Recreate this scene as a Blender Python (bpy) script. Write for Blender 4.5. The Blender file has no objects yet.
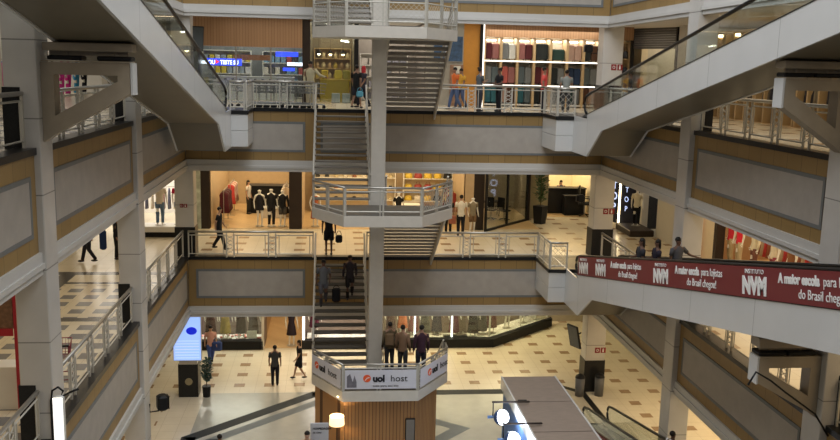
import bpy, math, random
import numpy as np
from mathutils import Matrix, Vector
random.seed(7)
S = bpy.context.scene
COL = S.collection
# ---------------------------------------------------------------- camera
F_PX, YAW, PITCH, ROLL, EYE = 882.74, .1013, -.1709, .0235, 12.6
def camera():
    cy, sy, cp, sp = math.cos(YAW), math.sin(YAW), math.cos(PITCH), math.sin(PITCH)
    fwd = Vector((sy*cp, cy*cp, sp)); right = Vector((cy, -sy, 0)); up = right.cross(fwd)
    cr, sr = math.cos(ROLL), math.sin(ROLL)
    r2 = right*cr + up*sr; u2 = -right*sr + up*cr
    c = bpy.data.cameras.new('camera'); c.sensor_fit = 'HORIZONTAL'; c.sensor_width = 36
    c.lens = F_PX/840*36; c.clip_start = .1; c.clip_end = 300
    o = bpy.data.objects.new('camera', c); COL.objects.link(o)
    m = Matrix((r2, u2, -fwd)).transposed().to_4x4(); m.translation = (0, 0, EYE)
    o.matrix_world = m; S.camera = o
camera()
# ---------------------------------------------------------------- world, big lights, exposure
S.view_settings.view_transform = 'Standard'; S.view_settings.look = 'None'
S.view_settings.gamma = 1; S.view_settings.use_curve_mapping = False
S.view_settings.exposure = 0.0
W = bpy.data.worlds.new('world'); S.world = W; W.use_nodes = True
W.node_tree.nodes['Background'].inputs[0].default_value = (.78, .84, 1, 1)
W.node_tree.nodes['Background'].inputs[1].default_value = .09
def area(name, loc, sx, sy, power, col, rot=(0, 0, 0), spread=math.pi):
    l = bpy.data.lights.new(name, 'AREA'); l.shape = 'RECTANGLE'; l.size = sx; l.size_y = sy
    l.energy = power*{'shop light': .42, 'shelf light': .8, 'skylight': 2.4}.get(name, .62); l.color = col; l.spread = spread
    o = bpy.data.objects.new(name, l); COL.objects.link(o); o.location = loc; o.rotation_euler = rot
    return o
WARM = (1, .80, .52); SHOPW = (1, .78, .46); NEUT = (1, .93, .82); COOL = (.86, .93, 1)
area('added front fill', (2.4, -1.5, 19), 14, 4, 900, NEUT, (.9, 0, 0))  # unseen fill light behind the camera, added to brighten the stair post
area('skylight', (2.4, 17, 25), 14, 28, 2000, (.93, .96, 1))
# ---------------------------------------------------------------- node helpers
class NG:
    def __init__(s, name):
        s.m = bpy.data.materials.new(name); s.m.use_nodes = True; s.t = s.m.node_tree
        s.b = s.t.nodes['Principled BSDF']; s.o = s.t.nodes['Material Output']
    def n(s, typ, **k):
        x = s.t.nodes.new(typ)
        for a, b in k.items(): setattr(x, a, b)
        return x
    def put(s, sock, v):
        if hasattr(v, 'is_linked') or isinstance(v, bpy.types.NodeSocket): s.t.links.new(v, sock)
        elif isinstance(v, (tuple, list)) and len(v) == 3 and sock.type == 'RGBA': sock.default_value = (*v, 1)
        else: sock.default_value = v
    def math(s, op, a, b=0., c=None):
        x = s.n('ShaderNodeMath', operation=op); s.put(x.inputs[0], a); s.put(x.inputs[1], b)
        if c is not None: s.put(x.inputs[2], c)
        return x.outputs[0]
    def mix(s, f, a, b):
        x = s.n('ShaderNodeMix', data_type='RGBA'); s.put(x.inputs[0], f); s.put(x.inputs[6], a); s.put(x.inputs[7], b)
        return x.outputs[2]
    def pos(s):
        g = s.n('ShaderNodeNewGeometry'); x = s.n('ShaderNodeSeparateXYZ'); s.t.links.new(g.outputs[0], x.inputs[0])
        return x.outputs, g.outputs[0]
    def obj(s):
        g = s.n('ShaderNodeTexCoord'); return g.outputs['Object']
    def noise(s, vec, scale, detail=3, stretch=None):
        if stretch:
            mp = s.n('ShaderNodeMapping'); s.t.links.new(vec, mp.inputs[0]); mp.inputs[3].default_value = stretch; vec = mp.outputs[0]
        x = s.n('ShaderNodeTexNoise'); s.t.links.new(vec, x.inputs[0]); x.inputs['Scale'].default_value = scale; x.inputs['Detail'].default_value = detail
        return x.outputs[0]
    def near(s, v, period, off, half):      # 1 where v is within half of off + k*period
        a = s.math('SUBTRACT', v, off - period/2)
        a = s.math('FLOORED_MODULO', a, period)
        a = s.math('ABSOLUTE', s.math('SUBTRACT', a, period/2))
        return s.math('LESS_THAN', a, half)
    def rng(s, v, lo, hi):
        return s.math('MULTIPLY', s.math('GREATER_THAN', v, lo), s.math('LESS_THAN', v, hi))
    def col(s, v): s.put(s.b.inputs['Base Color'], v)
MATS = {}
def M(name, c=(.5, .5, .5), rough=.5, metal=0, var=.06, scale=6, emit=0, ecol=None, coat=0, stretch=None):
    if name in MATS: return MATS[name]
    g = NG(name)
    if emit:
        g.put(g.b.inputs['Emission Color'], ecol or c); g.b.inputs['Emission Strength'].default_value = emit
    nz = g.noise(g.obj(), scale, 3, stretch)
    d = tuple(max(0, x*(1-var*2.2)) for x in c); e = tuple(min(1, x*(1+var*1.6)) for x in c)
    g.col(g.mix(nz, d, e))
    g.b.inputs['Roughness'].default_value = rough; g.b.inputs['Metallic'].default_value = metal
    if max(c) < .13: g.b.inputs['Specular IOR Level'].default_value = .2
    if coat: g.b.inputs['Coat Weight'].default_value = coat
    MATS[name] = g.m; return g.m
def glass(name, tint=(.9, .95, .93), amount=.10):
    if name in MATS: return MATS[name]
    g = NG(name); t = g.n('ShaderNodeBsdfTransparent'); t.inputs[0].default_value = (*tint, 1)
    gl = g.n('ShaderNodeBsdfGlossy'); gl.inputs['Roughness'].default_value = .03; gl.inputs[0].default_value = (1, 1, 1, 1)
    fr = g.n('ShaderNodeFresnel'); bf = g.n('ShaderNodeNewGeometry').outputs['Backfacing']
    g.t.links.new(g.math('MULTIPLY_ADD', bf, 1/1.45-1.45, 1.45), fr.inputs[0])
    f = g.math('ADD', fr.outputs[0], amount*.3)
    mx = g.n('ShaderNodeMixShader'); g.t.links.new(f, mx.inputs[0]); g.t.links.new(t.outputs[0], mx.inputs[1]); g.t.links.new(gl.outputs[0], mx.inputs[2])
    g.t.links.new(mx.outputs[0], g.o.inputs[0]); MATS[name] = g.m; return g.m
# ---- named surfaces
def m_floor(name, back, checks=False):
    g = NG(name); (x, y, z), P = g.pos()
    base = g.mix(g.noise(P, 1.3, 4), (.60, .53, .40), (.73, .665, .53))
    grout = g.math('MAXIMUM', g.near(x, .59, 0, .006), g.near(y, .615, 0, .006))
    c = g.mix(grout, base, (.50, .43, .32))
    sp = g.math('MULTIPLY', g.near(x, 1.18, 5.84, .21), g.near(y, 1.235, 36.42, .2))
    if back == 0:
        reg = g.math('MAXIMUM', g.math('GREATER_THAN', y, 33.3), g.math('GREATER_THAN', g.math('ABSOLUTE', g.math('SUBTRACT', x, 2.5)), 8.6))
        gr = g.mix(g.noise(P, 2.2, 4), (.33, .325, .28), (.42, .415, .36))
        far = g.math('MULTIPLY', g.math('LESS_THAN', y, 33.1), g.math('LESS_THAN', g.math('ABSOLUTE', g.math('SUBTRACT', x, 2.6)), 7.4))
        c = g.mix(far, c, gr)
    else:
        reg = g.math('GREATER_THAN', g.math('ADD', x, 5.0), 0) if checks else g.math('GREATER_THAN', x, -99.)
    sp = g.math('MULTIPLY', sp, reg)
    brown = g.mix(g.noise(P, 5), (.26, .17, .10), (.38, .27, .17))
    c = g.mix(sp, c, brown)
    if checks:
        ck = g.math('MULTIPLY', g.near(x, .68, -7.25, .20), g.near(y, .8, 26.07, .23))
        ck = g.math('MULTIPLY', ck, g.math('MULTIPLY', g.math('LESS_THAN', x, -5.6), g.math('LESS_THAN', y, 28.3)))
        c = g.mix(ck, c, (.17, .17, .18))
        bands = g.math('MAXIMUM', g.rng(y, 24.25, 24.6), g.math('MAXIMUM', g.rng(y, 28.5, 28.75), g.rng(y, 29.75, 30.2)))
        bands = g.math('MAXIMUM', bands, g.rng(y, 18.4, 18.75))
        bands = g.math('MAXIMUM', bands, g.rng(x, -9.0, -8.5))
        bands = g.math('MULTIPLY', bands, g.math('MULTIPLY', g.math('LESS_THAN', x, -5.4), g.math('LESS_THAN', y, 30.2)))
        c = g.mix(bands, c, (.06, .055, .05))
    g.col(c); g.b.inputs['Roughness'].default_value = .24; g.b.inputs['Specular IOR Level'].default_value = .4
    MATS[name] = g.m; return g.m
def m_column():
    g = NG('column stone'); (x, y, z), P = g.pos()
    c = g.mix(g.noise(P, 1.6, 5), (.44, .42, .385), (.60, .575, .535))
    c = g.mix(g.near(z, 1.375, .55, .012), c, (.22, .21, .19))
    g.col(c); g.b.inputs['Roughness'].default_value = .38
    MATS['column'] = g.m; return g.m
def m_boards(name, a, b, period, axis=None, dark=(.10, .06, .02), rough=.5, w=.006):
    g = NG(name); (x, y, z), P = g.pos()
    h = g.math('ADD', x, y)
    board = g.n('ShaderNodeTexWhiteNoise', noise_dimensions='1D'); g.t.links.new(g.math('FLOOR', g.math('DIVIDE', h, period)), board.inputs['W'])
    nz = g.noise(P, 3, 4, (1, 1, .25))
    f = g.math('ADD', g.math('MULTIPLY', board.outputs[0], .5), g.math('MULTIPLY', nz, .5))
    c = g.mix(f, a, b)
    c = g.mix(g.near(h, period, 0, w), c, dark)
    g.col(c); g.b.inputs['Roughness'].default_value = rough
    MATS[name] = g.m; return g.m
FG = m_floor('cream polished floor tiles', 0)
F1 = m_floor('cream floor with slate checks', 1, True)
CO = m_column()
OCH = m_boards('ochre boards', (.25, .155, .05), (.33, .21, .075), .62)
WOODS = m_boards('wood slats', (.30, .145, .05), (.44, .23, .085), .11, w=.009, dark=(.09, .035, .01))
WSIGN = m_boards('wood sign slats', (.36, .20, .10), (.44, .26, .135), .12, w=.006, dark=(.2, .1, .05))
PANEL = M('grey beige panel', (.39, .355, .31), .55, var=.08, scale=3)
STRIPE = M('slate stripe', (.155, .165, .165), .5)
BEAM = M('beam paint', (.56, .545, .51), .45, var=.04, scale=1.5)
GRAN = M('black granite', (.018, .018, .018), .3, var=.3, scale=40)
STEEL = M('brushed steel', (.42, .40, .36), .32, .7)
RAILP = M('rail paint', (.50, .475, .41), .4, .15)
WHITEP = M('ramp cladding', (.60, .60, .585), .2, .05, var=.03, scale=1)
def m_clad():
    g = NG('ramp side cladding'); (x, y, z), P = g.pos()
    c = g.mix(g.noise(P, .9, 4), (.55, .55, .535), (.64, .64, .625)); c = g.mix(g.near(y, 3.1, .9, .008), c, (.30, .30, .29))
    g.col(c); g.b.inputs['Roughness'].default_value = .2; MATS['clad'] = g.m; return g.m
CLAD = m_clad()
SOFF = M('ramp soffit', (.17, .145, .10), .42, .1, var=.05, scale=1.5)
BRK = M('bracket paint', (.33, .275, .20), .45, var=.08, scale=4)
BLACK = M('black matt', (.012, .012, .013), .45)
RUB = M('black rubber', (.01, .01, .01), .35)
DARKW = M('dark brown pier', (.035, .025, .02), .4)
CEIL = M('ceiling plaster', (.75, .73, .69), .8, var=.02)
WALLP = M('shopfront plaster', (.62, .58, .50), .6, var=.03)
SHOPWALL = M('shop wall cream', (.72, .62, .46), .6, var=.05)
SHOPFL = m_boards('shop wood floor', (.50, .34, .17), (.64, .46, .25), .22, w=.004, dark=(.3, .18, .08), rough=.3)
LAMP = M('lamp white', (1, .92, .78), .5, emit=9, var=0)
LAMPW = M('lamp warm', (1, .80, .50), .5, emit=9, ecol=(1, .78, .45), var=0)
STRIPL = M('light strip', (1, .97, .90), .5, emit=2.2, var=0)
GL = glass('clear glass'); GLB = glass('balustrade glass', (.88, .92, .90), .12)
REDB = M('banner red', (.175, .019, .022), .5, var=.06, scale=1)
WTXT = M('white lettering', (.80, .80, .78), .5, var=0)
# ---------------------------------------------------------------- mesh builder
class MB:
    def __init__(s): s.v = []; s.f = []
    def add(s, v, f):
        n = len(s.v); s.v += [tuple(map(float, p)) for p in v]; s.f += [tuple(i+n for i in q) for q in f]; return s
    def box(s, x0, x1, y0, y1, z0, z1):
        return s.add([(x0, y0, z0), (x1, y0, z0), (x1, y1, z0), (x0, y1, z0), (x0, y0, z1), (x1, y0, z1), (x1, y1, z1), (x0, y1, z1)],
                     [(0, 3, 2, 1), (4, 5, 6, 7), (0, 1, 5, 4), (1, 2, 6, 5), (2, 3, 7, 6), (3, 0, 4, 7)])
    def bbox(s, x0, x1, y0, y1, z0, z1, b=.02):   # box with chamfered vertical and horizontal edges
        xs = (x0, x1); ys = (y0, y1); zs = (z0, z1); b = min(b, (x1-x0)*.45, (y1-y0)*.45, (z1-z0)*.45)
        rings = []
        for z, i in ((z0, b), (z0+b, 0), (z1-b, 0), (z1, b)):
            a, c, d, e = x0+i, x1-i, y0+i, y1-i; k = b
            rings.append([(a+k, d, z), (c-k, d, z), (c, d+k, z), (c, e-k, z), (c-k, e, z), (a+k, e, z), (a, e-k, z), (a, d+k, z)])
        return s.rings(rings)
    def rings(s, rings, cap=True):
        n = len(rings[0]); v = [p for r in rings for p in r]; f = []
        for i in range(len(rings)-1):
            for j in range(n):
                k = (j+1) % n; f.append((i*n+j, i*n+k, (i+1)*n+k, (i+1)*n+j))
        if cap: f.append(tuple(range(n-1, -1, -1))); f.append(tuple((len(rings)-1)*n+j for j in range(n)))
        return s.add(v, f)
    def loft(s, R, n=12):            # rings (x, y, z, rx, ry)
        return s.rings([[(x+rx*math.cos(t), y+ry*math.sin(t), z) for t in [2*math.pi*j/n for j in range(n)]] for x, y, z, rx, ry in R])
    def tube(s, P, r, n=6, closed=False):
        P = [Vector(p) for p in P]; rs = r if isinstance(r, (list, tuple)) else [r]*len(P); rings = []
        for i, p in enumerate(P):
            a = P[max(i-1, 0)]; b = P[min(i+1, len(P)-1)]; d = (b-a).normalized()
            u = d.cross(Vector((0, 0, 1)))
            if u.length < .05: u = d.cross(Vector((0, 1, 0)))
            u.normalize(); w = u.cross(d)
            rings.append([p+(u*math.cos(t)+w*math.sin(t))*rs[i] for t in [2*math.pi*j/n for j in range(n)]])
        return s.rings(rings)
    def prism(s, poly, axis, a, b):  # poly in the two other axes
        def P(u, v, w):
            return (w, u, v) if axis == 0 else (u, w, v) if axis == 1 else (u, v, w)
        n = len(poly); v = [P(*p, a) for p in poly]+[P(*p, b) for p in poly]
        f = [tuple(range(n)), tuple(range(2*n-1, n-1, -1))]+[(i, (i+1) % n+0, (i+1) % n+n, i+n) for i in range(n)]
        return s.add(v, f)
    def sphere(s, c, r, n=12, m=8):
        r = r if isinstance(r, (tuple, list)) else (r, r, r); R = []
        for i in range(m+1):
            t = math.pi*i/m; q = max(math.sin(t), .02)
            R.append([(c[0]+r[0]*q*math.cos(a), c[1]+r[1]*q*math.sin(a), c[2]-r[2]*math.cos(t)) for a in [2*math.pi*j/n for j in range(n)]])
        return s.rings(R)
    def mesh(s, name, smooth=False):
        me = bpy.data.meshes.new(name); me.from_pydata(s.v, [], s.f); me.materials.append(None)
        import bmesh
        bm = bmesh.new(); bm.from_mesh(me); bmesh.ops.recalc_face_normals(bm, faces=bm.faces); bm.to_mesh(me); bm.free()
        if smooth: me.polygons.foreach_set('use_smooth', [True]*len(me.polygons))
        me.update(); return me
def newobj(name, me, mat, parent=None, loc=(0, 0, 0), rot=(0, 0, 0)):
    o = bpy.data.objects.new(name, me); COL.objects.link(o)
    if mat is not None:
        if not me.materials: me.materials.append(None)
        o.material_slots[0].link = 'OBJECT'; o.material_slots[0].material = mat
    if parent: o.parent = parent
    o.location = loc; o.rotation_euler = rot; return o
def part(name, mb, mat, parent, label=None, smooth=False, loc=(0, 0, 0), rot=(0, 0, 0)):
    o = newobj(name, mb.mesh(name, smooth), mat, parent, loc, rot)
    if label: o['label'] = label
    return o
def struct(name, mb, mat, parent=None, label=None, cat=None, smooth=False):
    o = newobj(name, mb.mesh(name, smooth), mat, parent)
    if not parent:
        o['kind'] = 'structure'
        if label: o['label'] = label
        o['category'] = cat or name.split('_')[0]
    return o
def tag(o, label, cat, group=None, kind=None):
    o['label'] = label; o['category'] = cat
    if group: o['group'] = group
    if kind: o['kind'] = kind
    return o
def thing(name, label, cat, loc=(0, 0, 0), rz=0, group=None):
    o = bpy.data.objects.new(name, None); COL.objects.link(o); o.empty_display_size = .2
    o.location = loc; o.rotation_euler = (0, 0, rz); return tag(o, label, cat, group)
def kids(o): return [c for c in bpy.data.objects if c.parent == o]
def dup(o, loc=None, rz=None, label=None, group=None, _p=None, tree=None):
    c = o.copy(); COL.objects.link(c)
    if _p: c.parent = _p
    for k in o.children: dup(k, _p=c)
    if loc is not None: c.location = loc
    if rz is not None: c.rotation_euler = (0, 0, rz)
    if label: c['label'] = label
    if group: c['group'] = group
    return c
def text(name, s, size, mat, parent, loc, rot=None, matrix=None, bold=0., align='LEFT', ext=.004, sx=1.):
    cu = bpy.data.curves.new(name, 'FONT'); cu.body = s; cu.size = size; cu.extrude = ext; cu.offset = bold; cu.align_x = align
    cu.resolution_u = 3; cu.materials.append(mat)
    tmp = bpy.data.objects.new('t', cu); COL.objects.link(tmp); dg = bpy.context.evaluated_depsgraph_get(); dg.update()
    me = bpy.data.meshes.new_from_object(tmp.evaluated_get(dg)); bpy.data.objects.remove(tmp); bpy.data.curves.remove(cu)
    me.materials.clear(); me.materials.append(None)
    o = newobj(name, me, mat)
    if parent: o.parent = parent
    if matrix is not None: o.matrix_local = matrix
    else: o.location = loc; o.rotation_euler = rot or (math.pi/2, 0, 0)
    o.scale = (sx, 1, 1) if matrix is None else o.scale
    return o
XL, XR, YB = -5.29, 10.21, 32.6
LEV = {0: 0., 1: 5.5, 2: 11., 3: 16.5}
SFX, SFR, SFB = -11.3, 14.2, 38.4           # shopfront lines: left, right, back
# ================================================================ SETTING
st = MB().box(-22, 26, 2, 52, -.2, 0)
ground = struct('floor', st, FG, label='cream polished ground floor with brown accent tiles')
tn = [0]
def trim(mb, mat, parent=None, label=None):
    tn[0] += 1; return struct('trim_%d' % tn[0], mb, mat, parent, label)
# inlaid dark bands of the ground floor
g = MB()
def band(mb, pts, w, z=.004, closed=False):
    for (x0, y0), (x1, y1) in zip(pts, pts[1:]):
        d = Vector((x1-x0, y1-y0, 0)); n = Vector((-d.y, d.x, 0)).normalized()*w/2; e = d.normalized()*w*.2
        a, b = Vector((x0, y0, 0))-e, Vector((x1, y1, 0))+e
        v = [a-n, b-n, b+n, a+n]
        mb.add([(p.x, p.y, 0) for p in v]+[(p.x, p.y, z) for p in v], [(3, 2, 1, 0), (4, 5, 6, 7), (0, 1, 5, 4), (1, 2, 6, 5), (2, 3, 7, 6), (3, 0, 4, 7)])
band(g, [(-4.8, 26.5), (-4.8, 28.9), (-.6, 32.9), (7.4, 32.9), (9.4, 31.0), (9.4, 22)], .5)
trim(g, M('dark inlay', (.03, .034, .036), .6), None, 'dark inlaid band in the ground floor around the stairs')
g = MB(); band(g, [(-4.0, 26.5), (-4.0, 28.7), (-.3, 32.2)], .42, .003)
trim(g, M('blue grey inlay', (.12, .145, .155), .5), None, 'blue grey band beside the dark band on the ground floor')
g = MB(); g.prism([(3.7, 30.35), (4.95, 29.35), (2.6, 26.9), (2.6, 27.55), (4.25, 29.35), (3.5, 29.95)], 2, 0, .004)
trim(g, M('steel grey inlay', (.15, .18, .19), .5), None, 'grey arrowhead band inlaid in the floor beside the wooden drum')
# slabs of each gallery, with floor finish and soffit ceiling
for k in (1, 2, 3):
    L = LEV[k]
    f = MB()
    f.box(-22, XL-.02, 2, 48, L-.25, L); f.box(XR+.02, 26, 2, 48, L-.25, L); f.box(XL-.02, XR+.02, YB+.02, 48, L-.25, L)
    struct('floor', f, F1, label='polished gallery floor of level %d' % k)
    c = MB(); t = L-1.95
    c.box(-22, XL-.1, 2, 48, t, t+.1); c.box(XR+.1, 26, 2, 48, t, t+.1); c.box(XL-.1, XR+.1, YB+.1, 48, t, t+.1)
    struct('ceiling', c, CEIL, label='plaster ceiling under gallery level %d' % k)
# fascias
def fascia_run(L, a, b, place, frame_ends=(True, True)):
    """profile pieces along u from a to b; place(u0,u1,d0,d1,z0,z1) adds a box, d = distance out into the atrium"""
    bm, oc, sp, pn, gr = MB(), MB(), MB(), MB(), MB()
    place(bm, a, b, -.2, .06, L-2.28, L-1.87); place(bm, a, b, -.2, .10, L-2.16, L-2.06); 
    place(bm, a, b, -.25, -.04, L-1.87, L-.02)
    place(oc, a, b, -.04, .0, L-1.87, L-.09)
    e0, e1 = a+.28, b-.28; w = .085
    z0, z1 = L-1.56, L-.45
    place(sp, e0, e1, 0, .02, z1-w, z1); place(sp, e0, e1, 0, .02, z0, z0+w)
    place(sp, e0, e0+w, 0, .02, z0+w, z1-w); place(sp, e1-w, e1, 0, .02, z0+w, z1-w)
    place(pn, e0+w, e1-w, 0, .014, z0+w, z1-w)
    place(gr, a, b, -.3, .05, L-.09, L+.035)
    return bm, oc, sp, pn, gr
def fascia(side, L, a, b, where):
    def place(mb, u0, u1, d0, d1, z0, z1):
        if side == 'left': mb.box(XL+d0, XL+d1, u0, u1, z0, z1)
        elif side == 'right': mb.box(XR-d1, XR-d0, u0, u1, z0, z1)
        else: mb.box(u0, u1, YB-d1, YB-d0, z0, z1)
    bm, oc, sp, pn, gr = fascia_run(L, a, b, place)
    o = trim(bm, BEAM, None, 'balcony fascia beam, ' + where)
    for mb, m, n in ((oc, OCH, 'ochre_board'), (sp, STRIPE, 'stripe_frame'), (pn, PANEL, 'centre_panel'), (gr, GRAN, 'granite_edge')):
        part(n, mb, m, o)
lvl = {1: 'first gallery', 2: 'second gallery', 3: 'top gallery'}
bays = [(2.0, 8.5), (9.2, 16.3), (17.0, 24.1), (24.8, YB)]
for k in (1, 2, 3):
    L = LEV[k]
    for i, (a, b) in enumerate(bays):
        fascia('left', L, a, b, '%s, left wall bay %d' % (lvl[k], i+1)); fascia('right', L, a, b, '%s, right wall bay %d' % (lvl[k], i+1))
    fascia('back', L, XL+.02, -.70, '%s, back wall left of the stairs' % lvl[k])
    fascia('back', L, -.70, XR-.02, '%s, back wall right of the stairs' % lvl[k])
# columns with pilasters
for i, y in enumerate((8.5, 16.3, 24.1, 32.75)):
    for sx, nm in ((-1, 'left'), (1, 'right')):
        if i == 3: x0, x1 = ((XL-.44, XL+.24) if sx < 0 else (XR-.15, XR+.62))
        else: x0, x1 = ((XL-.46, XL+.12) if sx < 0 else (XR-.17, XR+.44))
        c = MB().bbox(x0, x1, y, y+.7, 0, 20, .015)
        o = struct('column', c, CO, label='pale stone column of the %s side, row %d from the front' % (nm, i+1))
        d = MB()
        for k in (0, 1, 2):
            h = 1.3 if k == 0 else 1.1
            q0, q1 = (x0-.03, x1+.03) if i == 3 else (x0-.03, x1-.30) if sx < 0 else (x0+.30, x1+.03)
            d.box(q0, q1, y-.01, y+.71, LEV[k], LEV[k]+h)
        part('granite_base', d, GRAN, o)
# back wall of the hall behind the shops, far walls
def w(name, x0, x1, y0, y1, z0, z1, m=WALLP, label=None): return struct(name, MB().box(x0, x1, y0, y1, z0, z1), m, None, label)
w('wall_back', -22, 26, 47.8, 48, 0, 20, SHOPWALL, 'plain rear wall far behind the shops')
w('wall_left', -22, -21.8, 2, 48, 0, 20, WALLP, 'plain outer wall far behind the left shops')
w('wall_right', 25.8, 26, 2, 48, 0, 20, WALLP, 'plain outer wall far behind the right shops')
# ================================================================ MOVING RAMPS
def ramp(L, x0, x1, inner, label, banner=False, block=None):
    t = thing('moving_ramp', label, 'moving walkway', ((x0+x1)/2, 28, L))
    cx = (x0+x1)/2; X = lambda v: v-cx; ye = 2.6
    deck = lambda y: .47+.2*(27.5-y); bot = lambda y: -.24+.2*(27.27-y)
    Y = lambda v: v-28
    if L > 1: prof = [(32.55, -1.2), (28.75, -1.2), (27.27, -.24), (ye, bot(ye)), (ye, deck(ye)), (28.9, deck(28.9)), (28.9, .05), (32.55, .05)]
    else: prof = [(29.4, 0), (26.07, 0.), (ye, bot(ye)), (ye, deck(ye)), (29.4, deck(29.4))]
    side = [(Y(a), b) for a, b in prof]
    for s, (a, b) in ((-1, (x0, x0+.06)), (1, (x1-.06, x1))):
        part('side_panel', MB().prism(side, 0, X(a), X(b)), CLAD, t)
    sf = MB()
    if L > 1: sp = [(32.5, -1.17), (28.73, -1.17), (27.26, -.21), (ye, bot(ye)+.03), (ye, bot(ye)+.12), (27.2, -.1), (28.6, -1.05), (32.5, -1.05)]
    else: sp = [(26.07, 0.02), (ye, bot(ye)+.03), (ye, bot(ye)+.12), (25.7, .12)]
    sf.prism([(Y(a), b) for a, b in sp], 0, X(x0)+.06, X(x1)-.06)
    part('soffit_panel', sf, SOFF, t)
    bl = MB().prism([(Y(29), .1 if L > 1 else .05), (Y(27), deck(27)-.40), (Y(ye), deck(ye)-.40), (Y(ye), deck(ye)-.46), (Y(27), deck(27)-.46), (Y(29), .02)], 0, X(x0)+.25, X(x1)-.25)
    part('belt', bl, BLACK, t)
    dk = MB()
    for a, b in ((x0-.01, x0+.25), (x1-.25, x1+.01)):
        dk.prism([(Y(29.4), deck(29.4)), (Y(ye), deck(ye)), (Y(ye), deck(ye)+.02), (Y(29.4), deck(29.4)+.02)], 0, X(a), X(b))
    part('deck_cover', dk, GRAN, t)
    for q, (a, b) in enumerate(((x0+.03, x0+.05), (x1-.05, x1-.03))):
        hp = []
        for y in np.linspace(28.9, ye, 14): hp.append((X((a+b)/2), Y(y), deck(y)+.68))
        nose = [(X((a+b)/2), Y(29.05+.32*math.sin(u)), deck(29.05)+.36-.3*math.cos(u)) for u in np.linspace(0.15, math.pi, 8)]
        gp = [(p[1], p[2]) for p in nose]+[(Y(28.9), deck(28.9)+.67), (Y(ye), deck(ye)+.67), (Y(ye), deck(ye)+.02), (Y(28.9), deck(28.9)+.02)]
        part('balustrade', MB().prism(gp, 0, X(a), X(b)), GLB, t)
        part('handrail', MB().tube(nose+hp, .045, 8), RUB, t, smooth=True)
    # panel joints
    if banner:
        x = (x0 if inner < 0 else x1)+inner*.015
        bn = MB().prism([(Y(28.9), deck(28.9)+.02), (Y(ye), deck(ye)+.02), (Y(ye), deck(ye)+.66), (Y(28.9), deck(28.9)+.66)], 0, X(x)-.008, X(x)+.008)
        b = part('banner', bn, REDB, t, 'dark red fabric banner with white lettering')
        a = math.atan(.2); xa = Vector((0, -math.cos(a), math.sin(a))); ya = Vector((0, math.sin(a), math.cos(a))); za = Vector((-1, 0, 0))
        R = Matrix((xa, ya, za)).transposed().to_4x4()
        def tx(s, y, up, size, bold, al='LEFT', sx=1.):
            m = R.copy(); m.translation = Vector((X(x)-.014, Y(y), deck(y)+.02))+ya*up
            m = m @ Matrix.Diagonal((sx, 1, 1, 1))
            return text('lettering', s, size, WTXT, b, None, matrix=m, bold=bold, align=al)
        def logo(y):
            tx('INSTITUTO', y, .49, .125, 0, 'CENTER', 1.25); tx('NVM', y, .09, .47, .03, 'CENTER', 1.0)
        def msg(y):
            o = tx('A maior escola', y, .36, .25, .012, 'LEFT', .93); wd = max(v.co.x for v in o.data.vertices)*.93
            tx('para lojistas', y-wd-.08, .36, .25, 0, 'LEFT', .93)
            tx('do Brasil chegou!', y-1.5, .10, .25, 0, 'CENTER', .93)
        logo(28.2); logo(26.35)
        for yy in (25.35, 20.4, 15.45, 10.5): msg(yy); 
        for yy in (21.35, 16.4, 11.45): logo(yy)
    return t
def landing_block(t, L, x0, x1):
    c = t.location.x; a, b = x0-c, x1-c; y0, y1 = 30.5-28, 32.54-28
    part('landing_cladding', MB().bbox(a, b, y0, y1, -1.2, -.66, .01), WHITEP, t)
    part('landing_cladding', MB().bbox(a, b, y0, y1, -.65, -.10, .01), WHITEP, t)
    part('landing_edge', MB().bbox(a-.03, b+.03, y0-.04, y1, -.095, .035, .01), GRAN, t)
r2 = ramp(11, 8.45, 10.0, -1, 'white clad moving ramp rising from the second gallery on the right')
r1 = ramp(5.5, 8.45, 10.0, -1, 'white clad moving ramp carrying the long red banner', banner=True)
r0 = ramp(0, 9.0, 9.98, -1, 'moving ramp starting at the ground floor beside the black pillar base')
rl = ramp(11, -4.95, -3.4, 1, 'moving ramp with dark underside descending from the top left')
landing_block(r2, 11, 7.83, 10.15); landing_block(r1, 5.5, 7.83, 10.15); landing_block(rl, 11, -5.2, -2.85)
b0 = MB().prism([(1-.1, .25), (-25.2, 5.5), (-25.2, 5.0), (-25.2, 4.85), (1-.1, -.02+.03)], 0, -.515, -.495)
part('banner', b0, REDB, r0, 'dark red banner along its side')
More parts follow.
